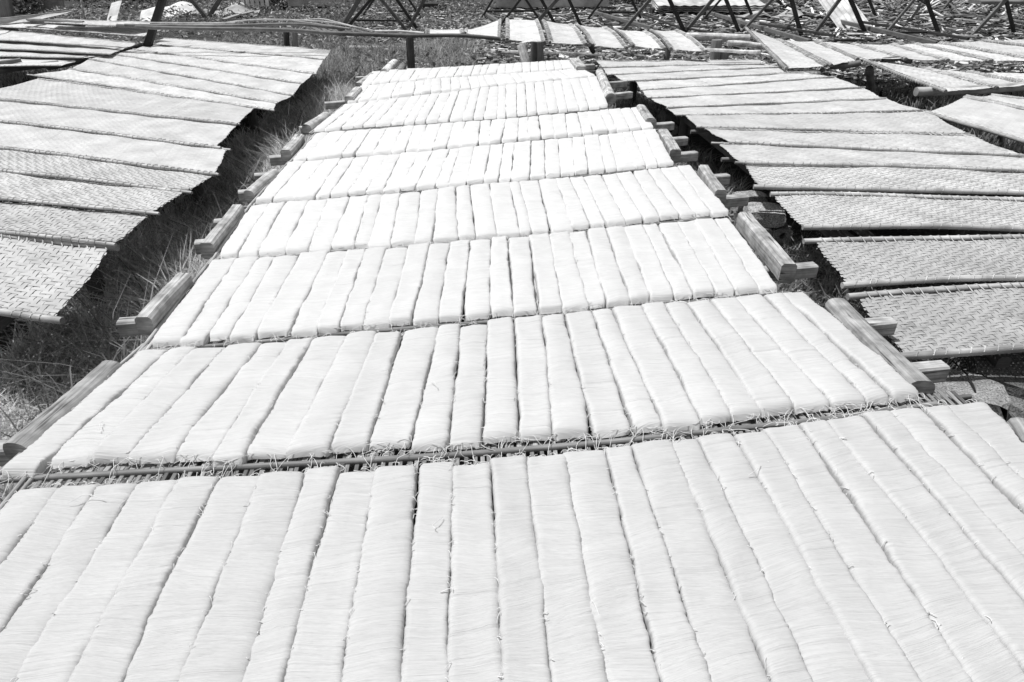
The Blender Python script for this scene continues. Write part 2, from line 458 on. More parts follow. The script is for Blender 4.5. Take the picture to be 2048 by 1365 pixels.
# trays under the noodles: two bamboo edge poles and thin slats laid along the bundles
for k in range(9):
    B, Fw = ROWB[k]
    org = (B[0] + B[-1] + Fw[0] + Fw[-1]) / 4; org[2] = 0.57
    t = empty('noodle_tray', org)
    tag(t, 'slatted bamboo tray under the %s row of noodles' % (ROWNAME[k] if k in (0, 8) else ROWNAME[k] + ' nearest'), 'tray', 'slatted trays carrying noodles')
    back = .086 if k == 0 else .012
    front = .020 if k == 1 else .008
    Bs, Fs = B + AXIS * back, Fw - AXIS * front
    for Q, zz in ((Bs, Z_TRAY - (.034 if k == 0 else .012)), (Fs, Z_TRAY - (.002 if k else .012))):
        mb = MB(); P = poly_at(Q, np.linspace(-.018, 1.012, 30)); 
        P[0] = Q[0] + (Q[0] - Q[1]) / np.linalg.norm(Q[0] - Q[1]) * RNG.uniform(.02, .06)
        P[-1] = Q[-1] + (Q[-1] - Q[-2]) / np.linalg.norm(Q[-1] - Q[-2]) * RNG.uniform(.02, .06)
        P[:, 2] = zz + .002 * vnoise(6, np.linspace(0, 1, 30))
        sweep(mb, P, circ(.0085, 8), tone=.6)
        mb.build('edge_pole', M['pole'], t, org)
    ns = 118 if k == 0 else 70
    sl_ = MB()
    for q in range(ns):
        s = np.array([(q + .5) / ns + RNG.normal(0, .0012)])
        a, b = poly_at(Bs, s)[0], poly_at(Fs, s)[0]
        a = a + AXIS * RNG.uniform(-.004, .012)
        a[2] = b[2] = Z_TRAY - .006 + RNG.normal(0, .0012)
        m2 = sl_ if k else MB()
        sweep(m2, line(a, b, 2), rrect(.011 if k == 0 else .014, .004, .001), tone=RNG.uniform(.3, .9) if k == 0 else 1.0)
        if k == 0: m2.build('slat', M['pole'], t, org, smooth=False)
    if k: tag(sl_.build('slats', M['pole'], t, org, smooth=False), kind='stuff')
    mb = MB()
    for f_ in (.33, .66):
        Q = Bs * (1 - f_) + Fs * f_
        P = poly_at(Q, np.linspace(0, 1, 12)); P[:, 2] = Z_TRAY - .018
        sweep(mb, P, circ(.009, 6), tone=.7)
    mb.build('cross_poles', M['pole'], t, org)
    if k < 7:     # thin side canes showing along the left edge
        for e in range(2):
            mb = MB(); o_ = np.array([-.012 - .016 * e, 0, 0])
            a, b = Bs[0] + o_ + AXIS * .05, Fs[0] + o_ - AXIS * .03
            a[2] = b[2] = Z_TRAY + .004 * e
            sweep(mb, bend(a, b, 8, .004), circ(.006, 6), tone=1.2)
            mb.build('side_cane', M['pole'], t, org)

# rack under the trays
rk = empty('drying_rack', (0, 4, 0))
tag(rk, 'long timber rack carrying the rows of white noodles, its beam ends sticking out', 'rack')
BEAMS = [((-90, 915), (1885, 742)), ((190, 790), (1782, 652)), ((240, 655), (1628, 540)), ((392, 495), (1492, 400)), ((430, 452), (1455, 358)),
         ((478, 393), (1392, 312)), ((510, 358), (1372, 282)), ((540, 322), (1345, 252)), ((600, 262), (1262, 190)), ((650, 212), (1252, 168)), ((712, 160), (1188, 134))]
for a, b in BEAMS:
    mb = MB(); zt = .552
    A_, B_ = at(*a, zt), at(*b, zt)
    sweep(mb, line(A_, B_, 14), rrect(.052, .058, .006), tone=RNG.uniform(.9, 1.3), wob=.015)
    mb.build('cross_beam', M['wood'], rk, (0, 4, 0), smooth=False)
for sx in (-.75, .75):
    mb = MB(); a = np.array([sx * 1.25 + .1, .3, .47]); b = a + AXIS * 8.6
    sweep(mb, bend(a, b, 20, .02), circ(.045, 10), tone=.6)
    mb.build('rail', M['wood'], rk, (0, 4, 0))
    for y in (.6, 2.2, 3.8, 5.4, 7.0, 8.5):
        p = a + AXIS * (y - .3)
        mb = MB(); sweep(mb, line((p[0], p[1], -.05), (p[0], p[1], .45), 5), circ(.05, 10), tone=.6, up=(0, 1, 0), wob=.02)
        mb.build('post', M['wood'], rk, (0, 4, 0))

# timber weights along both sides of the noodle trays
def timber(label, a, b, wd, ht, shape, z=None, tone=1.0, taper=1.0, name='timber_block'):
    z = .578 if z is None else z          # underside
    A_, B_ = at(a[0], a[1], z + ht), at(b[0], b[1], z + ht)
    A_[2] = B_[2] = z + ht / 2
    prof = {'box': rrect(wd, ht, .010), 'round': circ(wd / 2, 14, ht / wd), 'd': dshape(wd, ht)}[shape]
    n = 22
    P = bend(A_, B_, n, .003)
    mb = MB()
    org = (A_ + B_) / 2; org[2] = z
    sc = np.linspace(1, taper, n) * (1 + .02 * vnoise(5, np.linspace(0, 1, n)))
    sweep(mb, P, prof, scale=sc, tone=tone, wob=.013)
    o = mb.build(name, M['wood'], origin=org, smooth=(shape != 'box'))
    return tag(o, label, 'timber', 'timber weights along the noodle trays')
timber('long rounded timber lying left of the second noodle row', (26, 887), (222, 721), .075, .06, 'd', tone=.85)
timber('square timber block left of the third noodle row, beside dark grass', (284, 634), (366, 546), .058, .075, 'box', tone=1.15)
timber('square timber block left of the fourth noodle row', (411, 486), (474, 409), .058, .075, 'box', tone=1.15)
timber('rounded timber block left of the fifth noodle row', (496, 381), (548, 338), .06, .06, 'd', tone=1.3)
timber('stubby square timber block left of the sixth noodle row', (570, 300), (598, 268), .065, .07, 'box', tone=1.25)
timber('long pale timber left of the seventh noodle row', (612, 249), (652, 224), .07, .06, 'd', tone=1.35)
timber('square timber block left of the eighth noodle row', (697, 193), (716, 174), .07, .08, 'box', tone=1.35)
timber('thin dark timber left of the farthest noodle row', (716, 166), (744, 146), .06, .05, 'box', tone=1.2)
timber('pale round log beyond the left end of the farthest noodle row', (768, 138), (789, 118), .09, .08, 'round', tone=1.9)
timber('long flat-topped log with dark cut end right of the second noodle row', (1848, 762), (1676, 596), .085, .062, 'd', tone=.85)
timber('square timber block with sharp edges right of the third noodle row', (1580, 528), (1490, 424), .062, .085, 'box', tone=1.1)
timber('weathered square timber block right of the fourth noodle row', (1443, 380), (1408, 330), .06, .08, 'box', tone=1.0)
timber('timber block with a notched top right of the fifth noodle row', (1352, 299), (1327, 258), .07, .06, 'box', tone=1.1)
timber('short rounded timber block right of the sixth noodle row', (1303, 236), (1283, 209), .085, .08, 'd', tone=1.1)
timber('round split log right of the seventh and eighth noodle rows', (1222, 187), (1200, 136), .10, .09, 'round', tone=1.35, taper=.85)
timber('weathered timber block right of the farthest noodle row', (1163, 133), (1149, 116), .11, .09, 'box', tone=1.2)
timber('timber end poking in at the right edge beside the front noodle row', (2080, 880), (2052, 838), .085, .06, 'd', tone=.85)

# ================================================================== woven trays
def weave(mb_or_none, S, u0, u1, v0, v1, Lu, Lv, pitch, thick, out=None, mbs=None, gap=.10, ttone=1.0):
    """twill of flat bamboo strips on the surface S(u,v) -> xyz; u along the tray, v across."""
    nu, nv = max(4, int(Lu * (u1 - u0) / pitch)), max(4, int(Lv * (v1 - v0) / pitch))
    uc = u0 + (np.arange(nu) + .5) / nu * (u1 - u0); vc = v0 + (np.arange(nv) + .5) / nv * (v1 - v0)
    hu, hv = (u1 - u0) / nu / 2, (v1 - v0) / nv / 2
    amp = .0017 if thick > 0 else .0006
    for fam in (0, 1):
        n, m = (nv, nu) if fam == 0 else (nu, nv)
        K = np.arange(m)
        for i in range(n):
            sh4 = np.array([0, 2, 1, 3])
            up = ((K + sh4[i % 4]) % 4 < 2) if fam == 0 else ~((i + sh4[K % 4]) % 4 < 2)
            z = np.where(up, amp, -amp)
            z = np.concatenate([[z[0]], z, [z[-1]]])
            wdt = (1 - gap * RNG.uniform(.5, 1.7))
            off = RNG.normal(0, .03)
            e0, e1 = RNG.uniform(0, .010, 2)
            if fam == 0:
                U = np.concatenate([[u0 - e0 / Lu], uc, [u1 + e1 / Lu]])
                lo = np.full(m + 2, vc[i] - hv * wdt + off * hv); hi = np.full(m + 2, vc[i] + hv * wdt + off * hv)
                a, b = S(U, lo), S(U, hi); ln = U * Lu
            else:
                Vv = np.concatenate([[v0 - .004 / Lv], vc, [v1 + .004 / Lv]])
                lo = np.full(m + 2, uc[i] - hu * wdt + off * hu); hi = np.full(m + 2, uc[i] + hu * wdt + off * hu)
                b, a = S(lo, Vv), S(hi, Vv); ln = Vv * Lv
            a = a.copy(); b = b.copy(); a[:, 2] += z; b[:, 2] += z
            q = m + 2
            r1 = RNG.random(2) * 40
            if thick > 0:
                a2, b2 = a.copy(), b.copy(); a2[:, 2] -= thick; b2[:, 2] -= thick
                V = np.concatenate([a2, a, b, b2]); c4 = 4
                wv = np.concatenate([np.zeros(q), np.zeros(q) + .001, np.zeros(q) + pitch, np.zeros(q) + pitch + .001])
            else:
                V = np.concatenate([a, b]); c4 = 2
                wv = np.concatenate([np.zeros(q), np.zeros(q) + pitch])
            A = np.stack([np.tile(ln, c4) + r1[0], wv + r1[1], np.full(q * c4, r1[0])], 1)
            kk = np.arange(q - 1)
            F = np.concatenate([np.stack([c * q + kk, c * q + kk + 1, (c + 1) * q + kk + 1, (c + 1) * q + kk], 1)[:, ::-1] for c in range(c4 - 1)])
            tone = RNG.normal(1.0, .04) * (.82 if RNG.random() < .012 else 1) * ttone
            if mbs is not None:
                m1 = MB(); m1.add(V, F, A, tone); mbs.append(m1)
            else:
                mb_or_none.add(V, F, A, tone)

def tray(label, FL, FR, BR, BL, pitch=.028, thick=0.0, single=False, group='woven bamboo trays', pole_r=.013, arch=0.0, lash=.055, wav=.008,
         pole_tone=1.0, gapm=.028, poke=(.03, .05), gap=.10, vignette=1.0, lash_r=.0018):
    gap = gap if thick > 0 else .05
    """woven bamboo tray; FL-FR and BL-BR are its long edges."""
    FL, FR, BR, BL = (np.asarray(p, float) for p in (FL, FR, BR, BL))
    Lu = (np.linalg.norm(FR - FL) + np.linalg.norm(BR - BL)) / 2
    Lv = (np.linalg.norm(BL - FL) + np.linalg.norm(BR - FR)) / 2
    org = (FL + FR + BR + BL) / 4; org[2] -= .02
    ph = RNG.uniform(0, 6.28, 4)
    w1, w2 = RNG.uniform(.6, 1.3, 2)
    ttone = RNG.uniform(.90, 1.06) * vignette  # random mat tone times a vignetting factor painted into the colour
    sag = .012 if thick > 0 else .004
    wav = wav if thick > 0 else .004
    def S(u, v, wave=True):
        u = np.asarray(u, float); v = np.asarray(v, float)
        P = (FL[None] * ((1 - u) * (1 - v))[:, None] + FR[None] * (u * (1 - v))[:, None] + BL[None] * ((1 - u) * v)[:, None] + BR[None] * (u * v)[:, None])
        zz = wav * (np.sin(u * Lu * 3.1 * w1 + ph[0]) * .6 + np.sin(u * Lu * 5.7 * w2 + v * 2 + ph[1]) * .4)
        zz = zz + arch * np.sin(np.clip(u, 0, 1) * math.pi)
        if wave:
            zz = zz - sag * np.sin(np.clip(v, 0, 1) * math.pi) * (1 + .5 * np.sin(u * Lu * 4 + ph[2])) + .003 * np.sin(u * Lu * 13 + v * 9 + ph[3])
        P[:, 2] += zz
        return P
    t = empty('woven_tray', org)
    tag(t, label, 'tray', group)
    gv = gapm / Lv
    if single:
        ms = []
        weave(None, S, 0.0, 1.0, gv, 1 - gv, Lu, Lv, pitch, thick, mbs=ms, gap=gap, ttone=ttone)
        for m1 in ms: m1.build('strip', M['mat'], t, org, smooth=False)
    else:
        mb = MB()
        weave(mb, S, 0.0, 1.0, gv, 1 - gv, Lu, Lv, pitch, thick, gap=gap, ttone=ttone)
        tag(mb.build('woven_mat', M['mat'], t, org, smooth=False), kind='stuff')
    for v_ in (0.0, 1.0):
        u = np.linspace(-poke[0] * RNG.uniform(.3, 1.2) / Lu, 1 + poke[1] * RNG.uniform(.3, 1.2) / Lu, 26)
        P = S(u, np.full(26, v_), False)
        mb = MB()
        sweep(mb, P, circ(pole_r, 8), scale=1 + .06 * vnoise(9, np.linspace(0, 1, 26)), tone=pole_tone * RNG.uniform(.8, 1.2))
        mb.build('edge_pole', M['pole'], t, org)
        nl = int(Lu / lash)
        if nl < 3: continue
        allm = MB()
        for q in range(nl):
            uu = (q + .5 + RNG.normal(0, .12)) / nl
            s = 1 if v_ == 0 else -1
            c = S(np.array([uu]), np.array([v_]), False)[0]
            e = S(np.array([uu + RNG.uniform(.006, .014) / Lu * 1.5]), np.array([v_ + s * (gv + .012 / Lv)]))[0]
            inw = e - c; inw[2] = 0; inw /= np.linalg.norm(inw)
            sd = (FR - FL) / np.linalg.norm(FR - FL)
            rr = pole_r + .0015
            pts = [e + np.array([0, 0, .003])]
            for a_, sh in ((70, 0), (110, -.002), (160, -.005), (210, -.007), (250, -.009)):
                pts.append(c + inw * math.cos(R(a_)) * rr + np.array([0, 0, 1]) * math.sin(R(a_)) * rr + sd * sh)
            m1 = MB() if single else allm
            sweep(m1, pts, rrect(.0045, .0016, .0004) if single else circ(lash_r, 4), tone=RNG.uniform(.6, 1.25), cap=False)
            if single: m1.build('lashing', M['lash'], t, org, smooth=False)
        if not single:
            tag(allm.build('lashings', M['lash'], t, org, smooth=False), kind='stuff')
    return t

ZT = .50
def ext(p, q, L):
    """point on the line from p through q, L metres from p"""
    d = q - p
    return p + d / np.linalg.norm(d) * L

# left rack: (front line inner px, front right end), (back line inner px, back right end), left end known?
LT = [
    ((0, 622), (100, 636), (0, 470), (218, 494), False),
    ((0, 462), (222, 489), (0, 398), (300, 428), False),
    ((0, 396), (298, 426), (0, 342), (372, 381), False),
    ((0, 341), (368, 382), (0, 295), (430, 347), False),
    ((0, 295), (428, 348), (0, 244), (452, 299), False),
    ((0, 242), (430, 294), (0, 199), (474, 248), False),
    ((0, 199), (472, 249), (34, 152), (508, 215), False),
    ((58, 150), (545, 221), (143, 138), (552, 205), True),
    ((141, 138), (552, 206), (178, 119), (584, 191), True),
    ((178, 119), (585, 191), (222, 108), (602, 167), True),
    ((222, 108), (604, 168), (268, 99), (626, 146), True),
    ((268, 99), (630, 148), (300, 89), (646, 118), True),
    ((300, 89), (648, 119), (329, 77), (661, 101), True),
]
NEARNESS = ['nearest', 'second nearest', 'third nearest', 'fourth nearest', 'fifth nearest', 'sixth nearest', 'seventh nearest', 'eighth nearest',
            'ninth nearest', 'tenth nearest', 'eleventh nearest', 'twelfth nearest', 'thirteenth nearest', 'fourteenth nearest']
for k, (fi, fr, bi, br, known) in enumerate(LT):
    up_ = .022 if k < 3 else (.012 if k < 7 else .006)
    FR, BR = at(*fr, ZT + up_), at(*br, ZT)
    FL, BL = at(*fi, ZT + up_), at(*bi, ZT)
    if not known: FL, BL = ext(FR, FL, 3.2), ext(BR, BL, 3.2)
    near = k < 7
    nm = 'farthest' if k == len(LT) - 1 else NEARNESS[k]
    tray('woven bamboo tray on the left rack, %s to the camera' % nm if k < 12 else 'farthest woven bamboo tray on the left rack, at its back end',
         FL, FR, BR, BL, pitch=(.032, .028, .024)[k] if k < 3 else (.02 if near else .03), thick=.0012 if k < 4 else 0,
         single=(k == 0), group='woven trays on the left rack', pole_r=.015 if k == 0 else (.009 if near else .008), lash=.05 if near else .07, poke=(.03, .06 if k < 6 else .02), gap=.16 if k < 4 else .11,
         gapm=.028 if k < 2 else .018, pole_tone=1.3, vignette=.78 if k < 2 else .85 + .012 * k, lash_r=.0018 if k < 3 else .003)  # left mats painted darker towards the camera, imitating vignetting

# far left rack behind it
MT = [
    ((-140, 135), (120, 132), (-140, 110), (165, 117), .50, .50),
    ((-140, 110), (164, 116), (-140, 92), (219, 109), .52, .50),
    ((-140, 90), (219, 109), (-140, 72), (253, 95), .53, .51),
    ((-140, 72), (253, 95), (-140, 48), (276, 87), .55, .62),
    ((-140, 45), (287, 73), (-140, 37), (309, 60), .62, .66),
    ((-140, 62), (58, 45), (-140, 52), (154, 21), .70, .80),
    ((90, 45), (262, 54), (110, 39), (322, 46), .72, .75),
]
ML = ['woven tray on the far left rack, next to the loose pole at the left edge', 'woven tray on the far left rack, second from its near end',
      'woven tray on the far left rack, third from its near end', 'woven tray on the far left rack, fourth from its near end',
      'woven tray fifth from the near end of the far left rack, above grass', 'tilted woven tray at the top left whose corner points up at the bushes',
      'small woven tray lying flat at the back of the far left rack']
for (fl, fr, bl, br, zf, zb), lab in zip(MT, ML):
    FR, BR = at(*fr, zf + .02), at(*br, zb)
    FL, BL = at(*fl, zf + .02), at(*bl, zb)
    tray(lab, FL, FR, BR, BL, pitch=.034, group='woven trays on the far left rack', pole_r=.009, lash=.08, poke=(.02, .02), gapm=.016, pole_tone=1.2)

# right rack, nearest first: front left end, front inner px, back left end, back inner px, right ends or None
RT = [
    ((1822, 712), (2048, 698), (1716, 593), (2048, 573), None, None),
    ((1702, 569), (2048, 556), (1630, 483), (2048, 475), None, None),
    ((1612, 453), (2048, 458), (1548, 388), (2048, 400), None, None),
    ((1524, 374), (2048, 387), (1490, 323), (2048, 342), None, None),
    ((1484, 325), (2048, 341), (1438, 287), (2042, 311), None, None),
    ((1462, 285), (2042, 311), (1412, 259), (1940, 272), (2046, 312), (1944, 272)),
    ((1397, 255), (1900, 267), (1372, 232), (1800, 224), (1934, 268), (1856, 223)),
    ((1354, 231), (1800, 223), (1335, 217), (1700, 198), (1846, 222), (1768, 197)),
    ((1340, 216), (1700, 197), (1302, 198), (1600, 178), (1768, 198), (1726, 175)),
    ((1297, 197), (1600, 178), (1286, 182), (1600, 158), (1724, 176), (1668, 154)),
    ((1284, 181), (1600, 158), (1272, 163), (1500, 149), (1666, 155), (1606, 145)),
    ((1249, 163), (1500, 149), (1228, 150), (1500, 136), (1606, 146), (1570, 134)),
    ((1216, 150), (1500, 136), (1206, 135), (1500, 127), (1566, 134), (1528, 127)),
    ((1206, 135), (1500, 127), (1194, 123), (1500, 120), (1527, 128), (1520, 121)),
]
for k, (fl, fi, bl, bi, fr, br) in enumerate(RT):
    up_ = .022 if k < 4 else (.012 if k < 7 else .006)
    FL, BL = at(*fl, ZT + up_), at(*bl, ZT)
    if fr is None:
        FR, BR = ext(FL, at(*fi, ZT + up_), 2.1), ext(BL, at(*bi, ZT), 2.1)
    else:
        FR, BR = at(*fr, ZT + up_), at(*br, ZT)
    near = k < 7
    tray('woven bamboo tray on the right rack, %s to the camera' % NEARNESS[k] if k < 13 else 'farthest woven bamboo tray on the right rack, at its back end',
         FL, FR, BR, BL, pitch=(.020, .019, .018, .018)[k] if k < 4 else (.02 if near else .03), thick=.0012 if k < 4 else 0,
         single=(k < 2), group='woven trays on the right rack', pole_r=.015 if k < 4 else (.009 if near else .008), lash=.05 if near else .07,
         poke=(.05 if k < 5 else .02, .03), pole_tone=1.2, vignette=(.60, .70, .78, .85)[k] if k < 4 else .92, gapm=.028 if k < 4 else .018, lash_r=.0018 if k < 4 else .003, gap=.16 if k < 4 else .11)  # vignetting put into the mat colour: nearest right trays darkest

# trays behind and beside the right rack; long axis runs away from the camera
def far_tray(label, BLp, BRp, FRp, FLp, length, zf, group, **kw):
    FR, FL = at(*FRp, zf), at(*FLp, zf)
    def back(p, f, target):
        zs = np.arange(zf - .03, zf + .33, .004)
        d = np.array([(at(*p, z_) - f)[:2] for z_ in zs])
        err = np.abs(np.linalg.norm(d, axis=1) - target) + np.where(d[:, 1] < 0, 9, 0) + (zs - zf) * .3
        return at(*p, zs[np.argmin(err)])
    l1, l2 = length if isinstance(length, tuple) else (length, length)
    BL, BR = back(BLp, FL, l1), back(BRp, FR, l2)
    # long edges are the left and the right side
    return tray(label, FL, BL, BR, FR, group=group, **kw)
kw = dict(pitch=.034, lash=.05, pole_r=.018, poke=(.02, .03), pole_tone=.8, lash_r=.006, gapm=.035)
G2 = 'woven trays behind the right rack'
far_tray('leaning woven tray with thick lashed edge, left end of the back right rack', (1492, 57), (1556, 80), (1652, 132), (1572, 137), 2.2, .54, G2, **kw)
far_tray('woven tray just right of the steeply leaning one on the back right rack', (1560, 80), (1630, 84), (1714, 119), (1662, 131), 2.2, .56, G2, **kw)
far_tray('third woven tray from the left on the back right rack', (1634, 82), (1706, 89), (1808, 117), (1714, 119), 2.2, .57, G2, **kw)
far_tray('fourth woven tray from the left on the back right rack', (1709, 89), (1784, 90), (1893, 121), (1811, 118), 2.2, .57, G2, **kw)
far_tray('fifth woven tray from the left on the back right rack', (1787, 90), (1830, 88), (1978, 122), (1895, 121), 2.2, .57, G2, **kw)
far_tray('sixth woven tray from the left on the back right rack', (1834, 88), (1880, 87), (2076, 122), (1982, 122), 2.2, .57, G2, **kw)
far_tray('seventh woven tray from the left on the back right rack, running out of the picture', (1883, 86), (1966, 82), (2170, 108), (2080, 121), 2.2, .58, G2, **kw)
far_tray('woven tray at the top right corner of the back right rack', (1970, 82), (2060, 79), (2270, 98), (2176, 107), 2.2, .60, G2, **kw)
G3 = 'woven trays on the low right rack in front of the back one'
far_tray('long woven tray with a thick pale lashed edge above a cut bamboo rail', (1716, 117), (1852, 138), (1988, 176), (1890, 184), 2.0, .52, G3, **kw)
far_tray('woven tray right of the long one with the pale lashed edge', (1856, 138), (1938, 145), (2062, 169), (1992, 176), 2.0, .52, G3, **kw)
far_tray('woven tray at the right edge, third on the low right rack', (1942, 145), (2070, 147), (2190, 160), (2066, 168), 2.0, .53, G3, **kw)
G4 = 'woven trays at the right edge'
kw2 = dict(pitch=.026, lash=.05, pole_r=.016, poke=(.03, .03), thick=0)
tray('woven tray pointing its left corner at the right rack, at the right edge', at(1856, 226, .5), at(2200, 330, .5), at(2200, 252, .5), at(1930, 195, .5), group=G4, **kw2)
tray('woven tray behind the corner-pointing one at the right edge', at(1940, 195, .5), at(2200, 250, .5), at(2200, 214, .5), at(1988, 192, .5), group=G4, **kw2)

# trays on the cross rack at the back
G5 = 'woven trays on the back cross rack'
kw3 = dict(pitch=.034, lash=.045, pole_r=.020, poke=(.02, .02), arch=.03, pole_tone=.6, lash_r=.005, gapm=.035)
zf_, zb_ = .66, .86
far_tray('twisted woven tray at the left of the back cross rack tapering to a corner', (934, 62), (1001, 40), (999, 80), (930, 67), (.42, 1.4), .66, G5, **kw3)
far_tray('woven tray on the back cross rack, second from the left', (1014, 39), (1074, 41), (1089, 85), (1014, 79), 1.5, zf_, G5, **kw3)
far_tray('woven tray on the back cross rack, third from the left', (1086, 42), (1142, 50), (1172, 89), (1100, 86), 1.5, zf_, G5, **kw3)
far_tray('woven tray on the back cross rack, fourth from the left', (1153, 50), (1212, 56), (1253, 96), (1186, 91), 1.5, zf_ - .02, G5, **kw3)
far_tray('woven tray on the back cross rack, fifth from the left', (1230, 59), (1290, 64), (1330, 99), (1266, 93), 1.5, zf_ - .03, G5, **kw3)
far_tray('woven tray on the back cross rack, rightmost, over the peg', (1301, 61), (1353, 62), (1411, 103), (1342, 98), 1.5, zf_ - .03, G5, **kw3)
far_tray('small flat woven tray lying on the poles left of the twisted one', (853, 60), (924, 61), (926, 68), (853, 70), .55, .66, G5, **kw3)

# ------------------------------------------------------------------ rack frames for the woven trays
def rack(label, a, b, off, posts, tone=.7, z=.405):
    """two long rails and posts; a, b are the ends of the edge nearest the noodles"""
    a = np.array([a[0], a[1], z]); b = np.array([b[0], b[1], z])
    t = empty('tray_rack', ((a[0] + b[0]) / 2 + off / 2, (a[1] + b[1]) / 2, 0))
    org = np.array(t.location); tag(t, label, 'rack', 'racks under the woven trays')
    d = (b - a) / np.linalg.norm(b - a); sd = np.array([d[1], -d[0], 0]) * (1 if off > 0 else -1)
    for q in (.34, abs(off) - .3):
        mb = MB(); P = bend(a + sd * q, b + sd * q, 24, .02)
        if q < .6: sweep(mb, P, rrect(.05, .09, .008), tone=tone * 1.2, wob=.01)
        else: sweep(mb, P, circ(.045, 10), tone=tone)
        mb.build('rail', M['greywood'], t, org, smooth=q > .6)
        for s in posts:
            p = a + (b - a) * s + sd * q
            mb = MB(); sweep(mb, line((p[0], p[1], -.05), (p[0], p[1], z - .02), 5), circ(.045, 10), tone=tone, up=(0, 1, 0), wob=.03)
            mb.build('post', M['greywood'], t, org)
    for s in np.linspace(.03, .97, 9):
        p = a + (b - a) * s; p[2] = z + .035
        e = p + sd * (abs(off))
        mb = MB(); sweep(mb, bend(p + sd * RNG.uniform(.12, .25), e, 8, .01), circ(.016, 8), tone=RNG.uniform(1.2, 2.2))
        mb.build('cross_pole', M['greywood'], t, org)
    return t
la, lb = at(130, 640, .45), at(655, 110, .45)
rack('low pole rack under the woven trays left of the noodles', la, lb, -2.4, (.12, .35, .6, .95))
ra, rb = at(1830, 720, .45), at(1205, 130, .45)
rack('low timber rack under the woven trays right of the noodles', ra, rb, 1.9, (.3, .62, .95))

def pole(label, pts, r, mat='pole', tone=1.0, name='bamboo_pole', cat='pole', group=None, up=(0, 0, 1), taper=1.0, prof=None, amp=.01):
    pts = [np.asarray(p, float) for p in pts]
    P = bend(pts[0], pts[1], 12, amp) if len(pts) == 2 else np.array(pts)
    if len(pts) > 2:
        d = np.linspace(0, 1, len(pts)); t = np.linspace(0, 1, 24)
        P = np.stack([np.interp(t, d, P[:, k]) for k in range(3)], 1)
        for _ in range(2): P[1:-1] = (P[:-2] + P[1:-1] * 2 + P[2:]) / 4
    mb = MB(); org = P[len(P) // 2].copy(); org[2] = P[:, 2].min()
    sweep(mb, P, circ(r, 10) if prof is None else prof, scale=np.linspace(1, taper, len(P)) * (1 + .04 * vnoise(7, np.linspace(0, 1, len(P)))), tone=tone, up=up)
    o = mb.build(name, M[mat], origin=org, smooth=prof is None)
    return tag(o, label, cat, group)

# far left: loose poles
pole('dark loose pole lying on a tray at the left edge', [at(-30, 129, .53), at(42, 120, .55)], .025, tone=.35)
pole('long dark pole along the near end of the far left rack', [at(-40, 147, .47), at(60, 134, .47), at(118, 127, .49)], .035, tone=.35)
pole('crooked dark pole between the two left racks', [at(95, 136, .48), at(140, 128, .48), at(176, 117, .5)], .03, tone=.35)
pole('dark twisted pole under the back trays at top left', [at(48, 43, .72), at(100, 44, .74), at(168, 48, .72)], .04, tone=.3)
pole('short crooked pole joining the left racks near the leaning post', [at(222, 106, .48), at(262, 95, .5), at(300, 89, .5)], .035, tone=.35)

# low right rack: cut bamboo rails
pole('thick cut bamboo rail with a pale end under the long right tray', [at(1832, 184, .48), at(1960, 180, .49), at(2120, 168, .48)], .045, tone=1.2)
pole('dark bamboo rail under the second tray of the back right rack', [at(1662, 134, .50), at(1720, 126, .54)], .035, tone=.5)
pole('wooden post standing in the gap behind the right rack', [at(1745, 196, 0.0), at(1739, 138, .45)], .045, mat='greywood', tone=2.2, name='wooden_post', cat='post', up=(0, 1, 0))
pole('dark crooked rail at the front of the back right rack', [at(1765, 121, .54), at(1800, 117, .56), at(1822, 124, .52)], .03, tone=.4)
pole('thin stake under the tray at the right edge', [at(2003, 292, 0.0), at(2001, 262, .42)], .018, mat='greywood', tone=1.5, name='stake', cat='post', up=(0, 1, 0))

# ------------------------------------------------------------------ cross rack at the back (runs left to right)
YX = 9.6
pole('long dark pole of the back cross rack, left half', [atY(235, 52, YX + .5), atY(329, 57, YX), atY(573, 60, YX), atY(680, 68, YX), atY(830, 73, YX)], .024, tone=.32, group='rails of the back cross rack')
pole('dark pole of the back cross rack running under the twisted tray', [atY(640, 66, YX - .1), atY(816, 72, YX - .1), atY(923, 71, YX - .1), atY(1000, 78, YX - .1)], .024, tone=.3, group='rails of the back cross rack')
pole('upper dark pole of the back cross rack at the left', [atY(250, 51, YX + .3), atY(426, 53, YX + .3), atY(590, 48, YX + .3), atY(690, 58, YX + .3)], .02, tone=.32, group='rails of the back cross rack')
pole('pale bent cane arching over the left part of the back cross rack', [atY(355, 48, YX + .7), atY(423, 51, YX + .7), atY(470, 43, YX + .7), atY(514, 39, YX + .7), atY(587, 40, YX + .7), atY(660, 44, YX + .7), atY(753, 63, YX + .5)], .010, tone=1.3, name='bent_cane', cat='cane')
pole('short pale bent cane on the back cross rack beside the slatted tray', [atY(596, 43, YX + .9), atY(620, 39, YX + .9), atY(645, 38, YX + .9), atY(690, 49, YX + .8), atY(745, 64, YX + .6)], .010, tone=1.3, name='bent_cane', cat='cane')
pole('flat pale cane lying along the rack at far left', [atY(300, 46, YX + .4), atY(400, 47, YX + .4), atY(470, 46, YX + .4)], .010, tone=1.3, name='bent_cane', cat='cane')
pole('narrow pale cane along the middle of the back cross rack', [atY(750, 63, YX + .2), atY(800, 63, YX + .2), atY(848, 67, YX + .2)], .016, tone=1.9, name='bent_cane', cat='cane')
